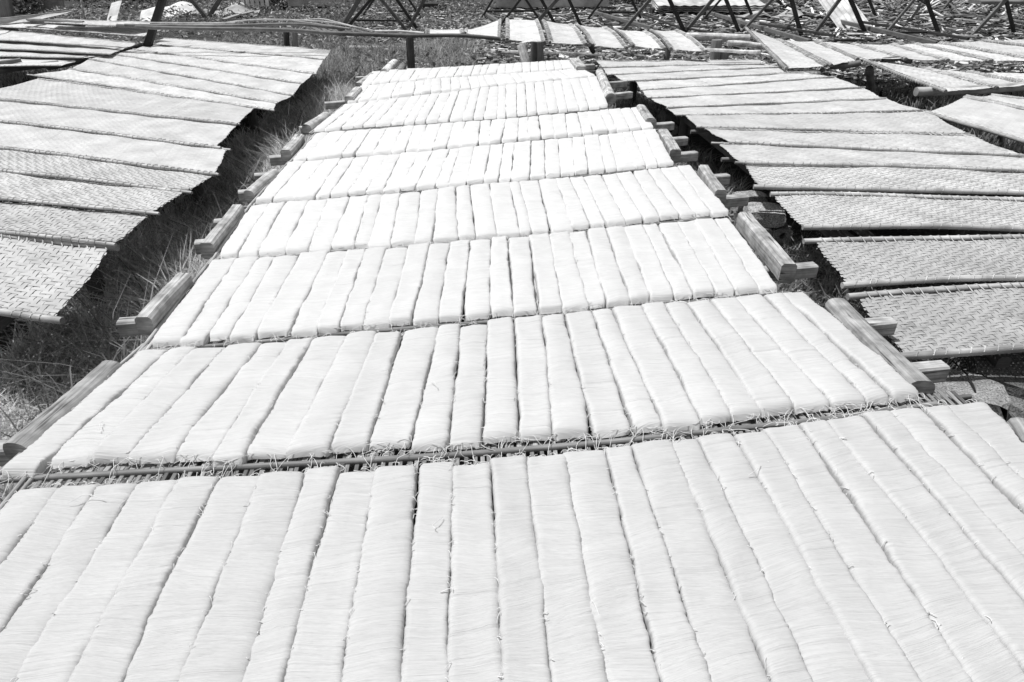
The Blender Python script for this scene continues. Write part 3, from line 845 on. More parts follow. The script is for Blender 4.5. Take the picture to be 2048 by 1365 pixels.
# bare slatted tray, seen low from the side
org = atY(660, 56, YX + .5)
t = empty('slatted_tray', org)
tag(t, 'bare slatted tray tilted on the back cross rack left of its post', 'tray')
for k in range(20):
    f = k / 19
    a, b = at(590 + 105 * f, 44 + 12 * f, .86 - .05 * f), at(640 + 125 * f, 66 + 4 * f, .70)
    mb = MB(); sweep(mb, bend(a, b, 5, .02), rrect(.018, .006, .001), tone=1.7); mb.build('slat', M['pole'], t, org, smooth=False)
for a, b in (((588, 43, .87), (700, 58, .80)), ((636, 66, .69), (770, 70, .69))):
    mb = MB(); sweep(mb, line(at(*a), at(*b), 6), circ(.014, 8), tone=.6); mb.build('edge_pole', M['pole'], t, org)

POSTS = [('dark post of the back cross rack at the left', (566, 100), (572, 60), .045, .5), ('pale post of the back cross rack beside the dark one', (588, 104), (588, 64), .05, 2.0),
         ('dark round post standing in the grass behind the noodles', (823, 150), (819, 74), .05, .6), ('dark post under the back cross rack trays', (1064, 140), (1069, 84), .045, .8),
         ('grey split post under the back cross rack trays', (1085, 140), (1079, 84), .05, 1.4), ('pale broad post right of the back cross rack trays', (1430, 140), (1434, 80), .07, 1.9),
         ('short pale post beside the broad one', (1445, 140), (1449, 104), .06, 1.9), ('peg under the rightmost tray of the back cross rack', (1330, 122), (1336, 99), .04, 1.5)]
for lab, b, t_, r, tn in POSTS:
    YP = YX + 1.3 if b[0] < 700 else YX - .1
    P0 = atY(b[0], b[1], YP); P1 = atY(t_[0], t_[1], YP)
    P0[2] = -.05
    pole(lab, [P0, P1], r, mat='greywood', tone=tn, name='wooden_post', cat='post', up=(0, 1, 0), group='posts of the back cross rack')
pole('pale log leaning against the posts behind the noodles', [atY(1056, 140, YX - .5), atY(1042, 90, YX - .4)], .055, mat='wood', tone=1.7, name='leaning_log', cat='log', up=(0, 1, 0))
pole('thick pale pole between the back trays and the leaning tray', [atY(1372, 74, YX + .2), atY(1498, 77, YX + .2)], .05, mat='wood', tone=1.7, cat='pole')
pole('short pale pole below the thick one', [atY(1455, 87, YX - .1), atY(1530, 93, YX - .1)], .035, mat='wood', tone=1.8, cat='pole')
pole('thin pale pole reaching right from the rightmost back tray', [atY(1408, 100, YX - .6), atY(1520, 104, YX - .6)], .02, mat='wood', tone=1.9, cat='pole')
pole('dark peg hanging under the fourth back tray', [atY(1179, 90, YX - .2), atY(1187, 104, YX - .1)], .03, mat='darkwood', tone=1.0, name='peg', cat='post', up=(0, 1, 0))

# ------------------------------------------------------------------ trestles in the background
YF, YB = 16.6, 20.0
def trestle(label, segs):
    P0 = atY(*segs[0][1], YF); P0[2] = 0
    t = empty('trestle', P0); tag(t, label, 'trestle', 'timber trestles in the background')
    tops = []
    for kind, a, b, wd, dark in segs:
        if kind == 'beam':
            A_, B_ = at(*a, .16), at(*b, .16); wd = wd * .6
        else:
            Y = YF if kind == 'f' else YB
            A_, B_ = atY(*a, Y), atY(*b, Y)          # a = low end, b = upper end
            d = B_ - A_; B_ = A_ + d * ((1.55 - A_[2]) / d[2]); tops.append(B_)
            A_ = A_ + d * ((-.04 - A_[2]) / d[2])
            wd = wd * .65
        mb = MB(); sweep(mb, line(A_, B_, 6), rrect(wd, wd, .006), up=(0, 1, .01) if kind != 'beam' else (0, 0, 1), wob=.01, tone=RNG.uniform(.8, 1.2))
        mb.build('beam' if kind == 'beam' else 'leg', M['darkwood' if dark else 'greywood'], t, P0, smooth=False)
    for Y in (YF, YB):
        q = [p for p in tops if abs(p[1] - Y) < .5]
        if len(q) > 1:
            xs = [p[0] for p in q]
            mb = MB(); sweep(mb, line((min(xs) - .3, Y, 1.6), (max(xs) + .3, Y, 1.6), 6), circ(.05, 8)); mb.build('top_rail', M['greywood'], t, P0)
trestle('leftmost timber trestle behind the dark round post', [('f', (691, 44), (718, 0), .13, 0), ('f', (703, 46), (741, 0), .09, 1), ('b', (726, 32), (747, 0), .08, 1), ('f', (812, 60), (763, 0), .10, 0),
        ('f', (823, 42), (794, 0), .09, 1), ('b', (833, 22), (818, 0), .08, 1), ('beam', (736, 22), (833, 23), .08, 1), ('beam', (706, 41), (818, 42), .08, 1), ('f', (816, 60), (839, 18), .11, 0)])
trestle('timber trestle behind the back tray with the upright lashed edge', [('f', (1009, 40), (1040, 0), .08, 1), ('b', (972, 22), (985, 0), .08, 1), ('b', (1075, 34), (1052, 0), .09, 1), ('f', (1108, 45), (1083, 0), .10, 1),
        ('f', (1075, 43), (1114, 0), .11, 0), ('beam', (972, 23), (1069, 22), .09, 1), ('beam', (961, 22), (998, 44), .12, 0), ('beam', (1071, 25), (1101, 45), .08, 0)])
trestle('timber trestle in the middle with a long slanting ground beam', [('f', (1161, 50), (1138, 0), .10, 1), ('f', (1249, 58), (1300, 0), .10, 0), ('b', (1188, 22), (1204, 0), .08, 1), ('b', (1280, 34), (1263, 0), .09, 1),
        ('beam', (1175, 21), (1319, 61), .12, 0), ('beam', (1190, 24), (1272, 25), .08, 1), ('beam', (1280, 27), (1362, 56), .08, 1)])
trestle('timber trestle left of the leaning tray', [('f', (1368, 62), (1339, 0), .12, 1), ('f', (1368, 67), (1425, 0), .11, 0), ('b', (1411, 34), (1441, 0), .08, 1), ('f', (1480, 69), (1452, 0), .11, 1),
        ('f', (1489, 58), (1544, 0), .09, 0), ('b', (1505, 34), (1491, 0), .10, 1), ('beam', (1415, 25), (1620, 84), .13, 0), ('beam', (1340, 50), (1430, 68), .07, 1)])
trestle('timber trestle standing behind the second tray of the back right rack', [('f', (1603, 71), (1583, 0), .12, 1), ('f', (1620, 79), (1679, 0), .11, 0), ('b', (1659, 47), (1696, 0), .09, 0), ('f', (1736, 79), (1701, 0), .12, 1),
        ('b', (1757, 48), (1738, 0), .10, 1), ('beam', (1660, 39), (1875, 88), .13, 0), ('beam', (1520, 48), (1670, 72), .08, 1), ('beam', (1668, 81), (1745, 81), .08, 1)])
trestle('timber trestle in front of the bark heap at the right', [('f', (1775, 63), (1828, 0), .09, 0), ('f', (1880, 75), (1853, 0), .11, 1), ('b', (1871, 38), (1902, 0), .08, 0), ('beam', (1689, 39), (1937, 78), .09, 1), ('beam', (1785, 66), (1880, 65), .07, 1)])
trestle('rightmost timber trestle at the top right corner', [('f', (1935, 81), (1998, 14), .11, 0), ('f', (2031, 79), (2015, 12), .10, 1), ('b', (2013, 71), (2048, 27), .08, 0)])
pole('thick dark post leaning at the back left between the two racks', [atY(293, 92, 10.6) * 2 - atY(326, 4, 10.6) + np.array([0.02, 0, -.05]), atY(326, -4, 10.6)], .055, mat='darkwood', tone=.6, name='leaning_post', cat='post', prof=rrect(.09, .09, .008), up=(0, 1, .01), amp=0)
pole('wide grey post at the top left corner', [atY(9, 40, 12.5) * np.array([1, 1, 0]), atY(0, -30, 12.5)], .1, mat='greywood', tone=1.0, name='leaning_post', cat='post', prof=rrect(.2, .1, .01), up=(0, 1, .01), amp=0)
# V shaped prop
vo = at(415, 40, 0); t = empty('pole_prop', vo); tag(t, 'pair of poles meeting in a V on the scrub at the back left', 'pole')
for q in ((383, 0), (439, 0)):
    A_ = atY(415, 39, vo[1]); B_ = atY(*q, vo[1]); B_ = A_ + (B_ - A_) * 2.2
    mb = MB(); sweep(mb, line(A_, B_, 5), rrect(.10, .10, .008), up=(0, 1, .01)); mb.build('prop_leg', M['greywood'], t, vo, smooth=False)

# ------------------------------------------------------------------ things lying at the back
def block(name, label, cat, cpx, size, rot=0, mat='slab', z=0, tone=1.0, tilt=0.0):
    c = at(*cpx, z); c[2] = z
    Lx, Ly, Lz = size
    d = np.array([math.cos(rot), math.sin(rot), math.sin(tilt)]); d /= np.linalg.norm(d)
    P = line(c - d * Lx / 2, c + d * Lx / 2, 6); P[:, 2] += Lz / 2
    mb = MB(); sweep(mb, P, rrect(Ly, Lz, min(.02, Lz * .2)), tone=tone, wob=.01)
    return tag(mb.build(name, M[mat], origin=c, smooth=False), label, cat)
block('concrete_slab', 'grey concrete slab wall at the top, left of the first trestle', 'slab', (645, 13), (2.0, .4, .6), z=.12)
block('concrete_slab', 'long grey concrete slab wall at the top centre', 'slab', (1088, 14), (3.9, .4, .6), z=.12)
block('board_or_shadow_bar', 'dark bar standing in for the shadow under the left concrete slab', 'timber', (640, 17), (2.2, .3, .12), mat='darkwood')  # added dark bar imitates the shadow below the slab
block('board_or_shadow_bar', 'dark bar standing in for the shadow under the long concrete slab', 'timber', (1092, 19), (3.9, .3, .12), mat='darkwood')  # shadow line below the long slab, made as a dark bar
block('wooden_board', 'pale upright boards among bushes at top left', 'board', (94, 24), (1.15, .08, .7), mat='sheet', tone=.8)
block('board_or_shadow_bar', 'grey board roof edge at the top right corner', 'board', (2075, 8), (3.0, .5, .08), mat='sheet', z=.55, tone=.5)
block('wooden_box', 'dark wooden crate between two trestles', 'crate', (870, 24), (.7, .4, .25), mat='darkwood')
block('wooden_box', 'small pale box beside the dark crate', 'crate', (855, 24), (.28, .25, .2), mat='sheet', z=0, tone=.9)

def sheet(label, cpx, Lx, Ly, z, rot, wave, amp, tone=1.0, tilt=0.0, name='corrugated_sheet', cat='sheet', stack=1, crump=0.0):
    c = at(*cpx, z); c[2] = z
    for q in range(1):
        nx, ny = max(12, int(Lx / wave * 6)), 6
        X, Y = np.meshgrid(np.linspace(-Lx / 2, Lx / 2, nx), np.linspace(-Ly / 2, Ly / 2, ny), indexing='ij')
        mb = MB()
        for s in range(stack):
            Z = amp * np.sin(X / wave * 2 * math.pi) + Y * math.tan(tilt) + s * .05 + crump * (np.sin(X * 5 + Y * 3 + s) + np.sin(Y * 7 - X * 2)) + .02
            cr, sr = math.cos(rot + s * .03), math.sin(rot + s * .03)
            V = np.stack([c[0] + X * cr - Y * sr, c[1] + X * sr + Y * cr, c[2] + Z], 2).reshape(-1, 3)
            i, j = np.meshgrid(np.arange(nx - 1), np.arange(ny - 1), indexing='ij')
            Fq = np.stack([i * ny + j, (i + 1) * ny + j, (i + 1) * ny + j + 1, i * ny + j + 1], 2).reshape(-1, 4)
            V2 = V.copy(); V2[:, 2] -= .006
            A = np.stack([X.ravel(), Y.ravel(), Y.ravel() * 0], 1)
            mb.add(V, Fq, A, tone * RNG.uniform(.9, 1.1)); mb.add(V2, Fq[:, ::-1], A, tone)
            b = np.concatenate([np.arange(nx) * ny, (nx - 1) * ny + np.arange(1, ny), (np.arange(nx - 1)[::-1]) * ny + ny - 1, np.arange(1, ny - 1)[::-1]])
            nb = len(b); k = np.arange(nb)
            mb.add(np.concatenate([V[b], V2[b]]), np.stack([k, (k + 1) % nb, nb + (k + 1) % nb, nb + k], 1), None, tone)
        return tag(mb.build(name, M['sheet'], origin=c), label, cat)
sheet('stack of pale corrugated sheets behind the middle trestle at the top', (1412, 15), 3.0, 1.2, .22, R(-4), .28, .012, tone=1.5, stack=4, tilt=R(8))
block('board_or_shadow_bar', 'dark bar standing in for the shadow under the corrugated sheets', 'timber', (1420, 33), (3.4, .5, .22), mat='darkwood')  # shade beneath the sheets, built as a dark bar
sheet('crumpled pale tarpaulin rolled along the ground behind the leaning tray', (1575, 34), 3.0, .7, .10, R(-4), .9, .05, tone=1.0, crump=.06, name='tarpaulin', cat='tarpaulin')
sheet('striped corrugated sheet leaning beside the bark heap', (1690, 29), 1.0, 1.0, .30, R(15), .17, .03, tone=1.5, tilt=R(30))
sheet('white crumpled sheet on the scrub behind the left racks', (352, 22), 1.0, .5, .15, R(20), .9, .04, tone=1.8, tilt=R(22), crump=.03, name='white_sheet')
sheet('white sheet scrap left of the leaning post at the back', (302, 33), .55, .5, .15, R(8), .9, .02, tone=1.8, tilt=R(25), crump=.03, name='white_sheet')
sheet('upturned white scrap standing among weeds at top left', (226, 34), .35, .45, .25, R(-20), .9, .02, tone=1.8, tilt=R(50), crump=.02, name='white_sheet')
sheet('grey tarpaulin draped on the scrub under the V poles', (450, 26), 1.8, .7, .10, R(-8), .9, .03, tone=.9, tilt=R(8), crump=.05, name='tarpaulin', cat='tarpaulin')
# slatted crate lid leaning at the top
vo = at(503, 22, 0); t = empty('crate_lid', vo); tag(t, 'tilted panel of dark slats on the scrub at the top left', 'panel')
for k in range(7):
    x = -.45 + k * .15
    mb = MB(); sweep(mb, line(vo + np.array([x + .12, -.15, .12]), vo + np.array([x - .05, .45, .75]), 3), rrect(.11, .025, .004), tone=RNG.uniform(.8, 1.3), up=(0, -1, 1)); mb.build('slat', M['greywood'], t, vo, smooth=False)
for zz in (.2, .6):
    mb = MB(); sweep(mb, line(vo + np.array([-.5, zz * .8, zz + .03]), vo + np.array([.55, zz * .8, zz + .03]), 3), rrect(.05, .03, .004)); mb.build('batten', M['greywood'], t, vo, smooth=False)
pole('pale plank lying on the scrub below the slatted panel', [at(448, 40, .2), at(503, 24, .25)], .04, mat='wood', tone=1.0, name='plank', cat='plank', prof=rrect(.12, .04, .006))
pole('long pale pole lying on the ground behind the farthest noodle row, left part', [at(700, 97, .08), at(860, 99, .08), at(1040, 107, .08)], .05, mat='wood', tone=1.2, name='fallen_pole', cat='pole')
pole('long pole lying on the ground behind the farthest noodle row, right part', [at(1080, 108, .06), at(1160, 110, .06), at(1252, 113, .06)], .045, mat='wood', tone=.8, name='fallen_pole', cat='pole')
pole('thin bent stick planted among weeds at the top left', [at(170, 40, 0), atY(166, 22, 16.5), atY(161, -10, 16.5)], .02, mat='wood', tone=1.8, name='stick', cat='stick', up=(0, 1, 0))
# white sack
mb = MB(); c = at(478, 24, 0); a_ = np.linspace(0, 1, 9)
sweep(mb, np.stack([c[0] + (a_ - .5) * .42, c[1] + a_ * 0, .13 + .02 * np.sin(a_ * 9)], 1), circ(.15, 12, .85), scale=np.sqrt(np.clip(1 - (2 * a_ - 1) ** 4, .05, 1)), wob=.04, tone=1.9)
tag(mb.build('sack', M['sheet'], origin=(c[0], c[1], 0)), 'small white sack on the scrub left of the slatted panel', 'sack')

# ------------------------------------------------------------------ concrete blocks under and beside the right rack
def holed_block(label, c, size, rot, holes=2, tone=1.0, tilt=0.0):
    """concrete block with round holes through its near face"""
    Lx, Ly, Lz = size
    mb = MB(); K = 16
    a = np.arange(K) / K * 2 * math.pi + math.pi / K
    n = max(1, holes); w1 = Lx / n; r = min(w1, Lz) * .22 if holes else 0
    for h in range(n):
        xc = -Lx / 2 + w1 * (h + .5)
        sqx = np.cos(a); sqz = np.sin(a); mx = np.maximum(np.abs(sqx), np.abs(sqz))
        sq = np.stack([xc + sqx / mx * w1 / 2, sqz / mx * Lz / 2], 1); ci = np.stack([xc + sqx * r, sqz * r], 1)
        k = np.arange(K); k2 = (k + 1) % K
        for y, fl in ((-Ly / 2, False), (Ly / 2, True)):
            V = np.concatenate([np.c_[sq[:, 0], np.full(K, y), sq[:, 1]], np.c_[ci[:, 0], np.full(K, y), ci[:, 1]]])
            F = np.stack([k, k2, K + k2, K + k], 1)
            mb.add(V, F[:, ::-1] if fl else F, None, tone)
        if holes:
            V = np.concatenate([np.c_[ci[:, 0], np.full(K, -Ly / 2), ci[:, 1]], np.c_[ci[:, 0], np.full(K, Ly / 2), ci[:, 1]]])
            mb.add(V, np.stack([k, K + k, K + k2, k2], 1)[:, ::-1], None, tone)
    g = 7
    def face(o, e1, e2):
        s, t = np.meshgrid(np.linspace(0, 1, g), np.linspace(0, 1, g), indexing='ij')
        V = o + s[..., None] * e1 + t[..., None] * e2
        i, j = np.meshgrid(np.arange(g - 1), np.arange(g - 1), indexing='ij')
        F = np.stack([i * g + j, (i + 1) * g + j, (i + 1) * g + j + 1, i * g + j + 1], 2).reshape(-1, 4)
        mb.add(V.reshape(-1, 3), F, None, tone)
    X, Y, Z = np.array([Lx, 0, 0]), np.array([0, Ly, 0]), np.array([0, 0, Lz]); o = -(X + Y + Z) / 2
    face(o + Z, X, Y); face(o, Y, X); face(o, Z, Y); face(o + X, Y, Z)
    V = np.concatenate(mb.V); 
    key = np.round(V / .012).astype(int)
    jit = np.stack([np.sin(key @ np.array(q) * 1.7) for q in ((12.9, 78.2, 37.7), (39.3, 11.1, 83.2), (73.1, 52.2, 9.1))], 1) * .0022
    V = V + jit
    # worn corners
    nrm = np.abs(V) / np.array([Lx, Ly, Lz]) * 2
    cor = np.clip(nrm.sum(1) - 2.55, 0, 1)[:, None]; V = V * (1 - cor * .22)
    cr, sr = math.cos(rot), math.sin(rot); ct, st_ = math.cos(tilt), math.sin(tilt)
    V = np.stack([V[:, 0] * ct + V[:, 2] * st_, V[:, 1], -V[:, 0] * st_ + V[:, 2] * ct], 1)
    V = np.stack([V[:, 0] * cr - V[:, 1] * sr, V[:, 0] * sr + V[:, 1] * cr, V[:, 2]], 1) + np.asarray(c) + np.array([0, 0, Lz / 2])
    k = 0
    for q in range(len(mb.V)):
        m = len(mb.V[q]); mb.V[q] = V[k:k + m]; k += m
    return tag(mb.build('concrete_block', M['concrete'], origin=c, smooth=False), label, 'block', 'concrete blocks under the right rack')
# stack beside the square timber on the right
def stk(px, py, z):
    p = at(px, py, z); p[2] = z; return p
bx = stk(1530, 470, .20) + np.array([0, -.04, 0])
holed_block('lowest concrete block of the stack at the right rack, mostly in grass', bx + np.array([.02, .05, -.20]), (.20, .12, .09), .05, 0, 1.2)
holed_block('plain concrete block in the stack, second from the ground', bx + np.array([.0, .02, -.105]), (.19, .13, .09), .1, 0, .8)
holed_block('left holed concrete block of the stack at the right rack', bx + np.array([-.055, .03, -.01]), (.105, .20, .09), .05, 1, .9)
holed_block('right holed concrete block of the stack, with a large round hole', bx + np.array([.06, .03, -.01]), (.115, .20, .09), .05, 1, .9)
holed_block('pale-topped concrete block on top of the stack at the right rack', bx + np.array([-.03, .04, .085]), (.21, .20, .09), -.12, 0, 1.7)
holed_block('rounded rough concrete block behind the top of the stack', bx + np.array([-.06, .26, .08]), (.19, .12, .11), .15, 1, 1.5)
bx2 = stk(1350, 262, .2)
holed_block('left holed concrete block of the far small stack', bx2 + np.array([-.06, 0, -.02]), (.13, .2, .1), 0, 1, .8)
holed_block('right holed concrete block of the far small stack', bx2 + np.array([.08, 0, -.02]), (.13, .2, .1), .03, 1, .8)
holed_block('dark concrete block on top of the far small stack', bx2 + np.array([-.02, .03, .085]), (.22, .2, .1), .05, 0, .5)
holed_block('plain concrete block at the base of the far small stack', bx2 + np.array([0, .02, -.125]), (.27, .2, .1), 0, 0, .7)
# corner at the right, under the nearest tray
holed_block('rough speckled concrete block below the nearest right tray', stk(1925, 770, .42) - np.array([0, 0, .42]), (.27, .20, .42), -.30, 0, 1.2)
holed_block('dark flat concrete slab leaning under the nearest right tray', stk(2030, 760, .36) - np.array([0, 0, .03]), (.30, .26, .07), -.55, 0, .55, tilt=.12)
holed_block('broken concrete lump at the right edge below the dark slab', stk(2070, 800, .36) - np.array([0, 0, .36]), (.20, .18, .36), .3, 0, .8)
holed_block('small rough stone block beside the front noodle tray', stk(1985, 830, .34) - np.array([0, 0, .34]), (.16, .12, .34), .2, 0, .7)
pole('thin dark wire curving over the speckled concrete block', [at(1905, 722, .46), at(1935, 750, .44), at(1948, 775, .435), at(1955, 800, .40)], .003, mat='darkwood', tone=.4, name='wire', cat='wire')
pole('short timber strut leaning under the third right tray', [at(1740, 480, .05), at(1712, 452, .42)], .04, mat='greywood', tone=1.5, name='strut', cat='timber', prof=rrect(.05, .11, .006), up=(0, 1, 0))

# ------------------------------------------------------------------ grass and scrub
def blades(name, X, Y, Hh, mat, wid=.0048, tone=(.9, 2.2), lean=.6, zf=None):
    n = len(X)
    q = 4
    t = np.linspace(0, 1, q)[None]
    az = RNG.uniform(0, 2 * math.pi, n); le = np.abs(RNG.normal(lean, .35, n)) * Hh
    cv = RNG.uniform(1.4, 2.6, n)[:, None]
    dx, dy = np.cos(az), np.sin(az)
    z0 = ground_z(X, Y)
    px = X[:, None] + (dx * le)[:, None] * t ** cv; py = Y[:, None] + (dy * le)[:, None] * t ** cv
    fl = RNG.uniform(.0, .55, n)[:, None]
    pz = z0[:, None] + Hh[:, None] * (t - fl * t ** 3)
    wv = (wid * RNG.uniform(.6, 1.5, n))[:, None] * (1 - t ** 2 * .93)
    ta = az + math.pi / 2 + RNG.normal(0, .7, n)
    sx, sy = np.cos(ta)[:, None] * wv, np.sin(ta)[:, None] * wv
    V = np.stack([np.stack([px - sx, py - sy, pz], 2), np.stack([px + sx, py + sy, pz], 2)], 2)   # n,q,2,3
    b = (np.arange(n) * q * 2)[:, None]; k = np.arange(q - 1)[None] * 2
    F = np.stack([b + k, b + k + 1, b + k + 3, b + k + 2], 2).reshape(-1, 4)
    tn = np.repeat(RNG.uniform(tone[0], tone[1], n)[:, None], q * 2, 1)
    dry = RNG.random(n) < .12
    tn[dry] *= 1.3
    A = np.stack([np.repeat((X * 3)[:, None], q * 2, 1), np.repeat((Y * 3)[:, None], q * 2, 1), tn], 2).reshape(-1, 3)
    mb = MB(); mb.add(V.reshape(-1, 3), F, A, tn.ravel())
    return mb.build(name, M[mat])

def edge_line(p, q, z):
    a, b = at(*p, z), at(*q, z)
    return lambda y: a[0] + (b[0] - a[0]) * (y - a[1]) / (b[1] - a[1])
xL = edge_line((100, 636), (661, 101), ZT); xCl = edge_line((8, 928), (746, 141), Z_NOOD)
xCr = edge_line((1850, 785), (1150, 118), Z_NOOD); xR = edge_line((1822, 712), (1200, 125), ZT)
def sample(n, f0, f1, y0, y1, p=1.0):
    y = y0 * (y1 / y0) ** RNG.random(n)
    s = RNG.random(n)
    return f0(y) + (f1(y) - f0(y)) * s, y
def gh(X, Y, lo, hi):
    pat = .65 + .35 * np.sin(X * 2.3 + 1.1 * np.sin(Y * 1.9)) * np.sin(Y * 2.7 + X)
    return RNG.uniform(lo, hi, len(X)) * pat
x1, y1 = sample(66000, lambda y: xL(y) - .55, lambda y: xCl(y) + .18, .95, 9.6)
h1 = gh(x1, y1, .18, .50)
inside = (x1 > xCl(y1) - .06) | (x1 < xL(y1) + .02)
h1 = np.where(inside, h1 * .75, h1)
tag(blades('grass', x1, y1, h1, 'grass'), 'long dark grass growing in the strip left of the noodle rack', 'grass', kind='stuff')
x1, y1 = sample(26000, lambda y: xCr(y) - .15, lambda y: xR(y) + .6, 1.2, 9.4)
h1 = gh(x1, y1, .12, .36)
tag(blades('grass', x1, y1, h1, 'grass', tone=(.4, 1.2)), 'dark grass growing in the strip right of the noodle rack', 'grass', kind='stuff')
xx, yy = RNG.uniform(-10, -4.5, 9000), RNG.uniform(7.5, 12.5, 9000)
tag(blades('grass', xx, yy, gh(xx, yy, .14, .38), 'grass', tone=(.5, 1.4), wid=.006), 'grass between the two left racks', 'grass', kind='stuff')
x1, y1 = sample(1000, lambda y: xL(y) - .05, lambda y: xCl(y) - .02, 1.0, 7.5)
tag(blades('long_grass', x1, y1, RNG.uniform(.32, .6, len(x1)), 'grass', tone=(.25, .8), lean=1.0, wid=.0035), 'long flopped grass stalks left of the noodle rack', 'grass', kind='stuff')
# behind: grass in the gaps between the far right racks, and left of centre
xx, yy = RNG.uniform(3.2, 9.5, 14000), RNG.uniform(5.0, 10.5, 14000)
tag(blades('grass', xx, yy, gh(xx, yy, .12, .34), 'grass', tone=(.4, 1.3), wid=.006), 'grass under and between the trays at the back right', 'grass', kind='stuff')
xx, yy = RNG.uniform(-5.6, -.6, 26000), RNG.uniform(8.6, 14.5, 26000)
tag(blades('grass', xx, yy, gh(xx, yy, .14, .42), 'grass', tone=(.35, 1.2), wid=.007), 'pale grass and weeds behind the left racks', 'grass', kind='stuff')

def leaves(name, C, sz, tone, mat='leaf'):
    n = len(C)
    a = RNG.normal(0, 1, (n, 3)); a[:, 2] *= .5; a /= np.linalg.norm(a, axis=1)[:, None]
    b = RNG.normal(0, 1, (n, 3)); b -= a * (a * b).sum(1)[:, None]; b /= np.linalg.norm(b, axis=1)[:, None]
    s = (sz * RNG.uniform(.5, 1.4, n))[:, None]
    c = np.cross(a, b)
    V = np.stack([C - a * s, C + b * s * .42 - c * s * .12, C + a * s, C - b * s * .42 - c * s * .12], 1)
    F = (np.arange(n) * 4)[:, None] + np.arange(4)[None]
    tn = np.repeat(RNG.uniform(tone[0], tone[1], n), 4)
    mb = MB(); mb.add(V.reshape(-1, 3), F, None, tn)
    return mb.build(name, M[mat], smooth=False)
n = 26000
X, Y = RNG.uniform(-13, -.5, n), RNG.uniform(11.5, 26, n)
cl = np.sin(X * 1.3 + np.sin(Y)) * np.sin(Y * 1.1 + X * .4)
keep = cl + RNG.normal(0, .4, n) > -.35
X, Y, cl = X[keep], Y[keep], cl[keep]
Z = ground_z(X, Y) + RNG.random(len(X)) * (.18 + .22 * np.clip(cl, 0, 1))
tag(leaves('weeds', np.stack([X, Y, Z], 1), .055, (.5, 2.6)), 'low leafy weeds covering the ground at the back left', 'weeds', kind='stuff')
n = 7000
X, Y = RNG.uniform(-2.5, 8, n), RNG.uniform(10.0, 14.0, n)
keep = RNG.random(n) < np.exp(-(Y - 10) / 2.2)
X, Y = X[keep], Y[keep]
tag(leaves('weeds', np.stack([X, Y, ground_z(X, Y) + RNG.random(len(X)) * .25], 1), .045, (.5, 2.2)), 'scattered leafy weeds behind the farthest noodle row', 'weeds', kind='stuff')
# separate bushes along the top left
def bush(label, cpx, r, h, n, tone):
    c = at(*cpx, 0)
    t = empty('bush', c); tag(t, label, 'bush', 'bushes at the top left')
    mb = MB()
    for _ in range(9):
        e = c + np.array([RNG.normal(0, r * .5), RNG.normal(0, r * .4), h * RNG.uniform(.5, .95)])
        sweep(mb, bend(c + np.array([RNG.normal(0, .05), RNG.normal(0, .05), -.03]), e, 6, .05), circ(.014, 5), scale=np.linspace(1, .3, 6), tone=.8, up=(0, 1, .1))
    mb.build('stems', M['greywood'], t, c)
    p = RNG.normal(0, 1, (n, 3)); p /= np.linalg.norm(p, axis=1)[:, None]
    rad = RNG.random(n) ** .45
    lump = 1 + .3 * np.sin(p[:, 0] * 5 + cpx[0]) * np.sin(p[:, 1] * 4) + .2 * np.sin(p[:, 2] * 7)
    P = c + p * (rad * lump)[:, None] * np.array([r, r * .8, h * .5]) + np.array([0, 0, h * .55])
    P[:, 2] = np.maximum(P[:, 2], .02)
    m = leaves('foliage', P - c, .06, tone); m.parent = t
bush('leafy bush at the top left beside the grey corner post', (45, 26), .8, .8, 1500, (.6, 2.2))
bush('dark bush right of the upright boards', (185, 15), 1.2, 1.3, 2600, (.25, .9))
bush('dark round bush left of the leaning post', (255, 14), 1.2, 1.2, 2600, (.3, 1.0))
bush('leafy bush behind the white crumpled sheet', (400, 9), 1.3, .9, 2200, (.5, 1.8))
bush('pale scrubby bush left of the first concrete slab', (565, 17), 1.0, .6, 2200, (.9, 2.6))
bush('scrubby bush between the concrete slab and the first trestle', (880, 7), 1.2, .7, 2000, (.5, 1.8))
bush('scrubby bush right of the long concrete slab', (1255, 12), 1.0, .6, 1800, (.7, 2.2))

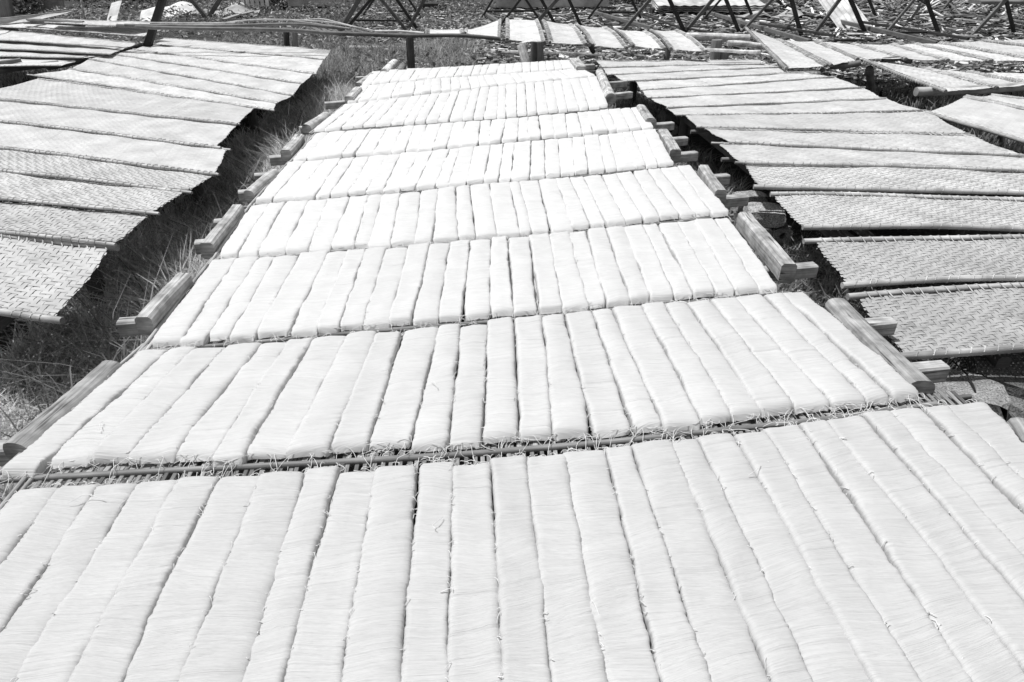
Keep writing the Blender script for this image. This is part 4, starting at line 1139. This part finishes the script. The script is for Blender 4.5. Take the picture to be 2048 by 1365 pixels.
# ------------------------------------------------------------------ offcuts and bark on the ground
def offcuts(name, X, Y, ln, tone, pitch=.12, zoff=.02, wmin=.008, wmax=.03):
    n = len(X)
    az = RNG.normal(0, .75, n) + np.where(RNG.random(n) < .2, math.pi / 2, 0)
    el = RNG.normal(0, pitch, n)
    d = np.stack([np.cos(az) * np.cos(el), np.sin(az) * np.cos(el), np.sin(el)], 1)
    s = np.stack([-np.sin(az), np.cos(az), RNG.normal(0, .35, n)], 1); s /= np.linalg.norm(s, axis=1)[:, None]
    u = np.cross(d, s)
    L = (ln * RNG.lognormal(0, .5, n) / 2)[:, None]; W = RNG.uniform(wmin, wmax, n)[:, None]; T = RNG.uniform(.003, .012, n)[:, None]
    c = np.stack([X, Y, ground_z(X, Y) + zoff + RNG.random(n) * .06], 1)
    cor = [(-1, -1, -1), (1, -1, -1), (1, 1, -1), (-1, 1, -1), (-1, -1, 1), (1, -1, 1), (1, 1, 1), (-1, 1, 1)]
    V = np.stack([c + d * L * a + s * W * b_ * (1 - .4 * (a > 0)) + u * T * e for a, b_, e in cor], 1)
    Fq = np.array([(0, 3, 2, 1), (4, 5, 6, 7), (0, 1, 5, 4), (1, 2, 6, 5), (2, 3, 7, 6), (3, 0, 4, 7)])
    F = ((np.arange(n) * 8)[:, None, None] + Fq[None]).reshape(-1, 4)
    tn = np.repeat(RNG.choice([.25, .5, .8, 1.2, 1.9, 2.4], n, p=[.2, .25, .22, .17, .11, .05]) * RNG.uniform(tone[0], tone[1], n), 8)
    A = np.stack([np.repeat(L[:, 0] * 0 + X * 9, 8) + np.tile([0, 1, 1, 0, 0, 1, 1, 0], n) * np.repeat(L[:, 0], 8), np.repeat(Y * 9, 8), tn], 1)
    mb = MB(); mb.add(V.reshape(-1, 3), F, A, tn)
    return mb.build(name, M['debris'], smooth=False)
n = 16000
y = 9.6 * (26 / 9.6) ** RNG.random(n); x = RNG.uniform(-3.5, 13, n) * (y / 14) + 1.0
tag(offcuts('wood_offcuts', x, y, .20, (.9, 1.4), wmax=.038), 'bark strips and wood offcuts littering the ground at the back', 'offcuts', kind='stuff')
n = 9000
x, y = RNG.normal(14, 4.0, n), RNG.normal(25, 3.0, n)
k = (x > 7.5) & (y > 18.5)
tag(offcuts('bark_heap', x[k], y[k], .55, (.9, 1.6), pitch=.3, zoff=.05, wmin=.015, wmax=.05), 'heap of long bark strips at the top right', 'bark heap', kind='stuff')
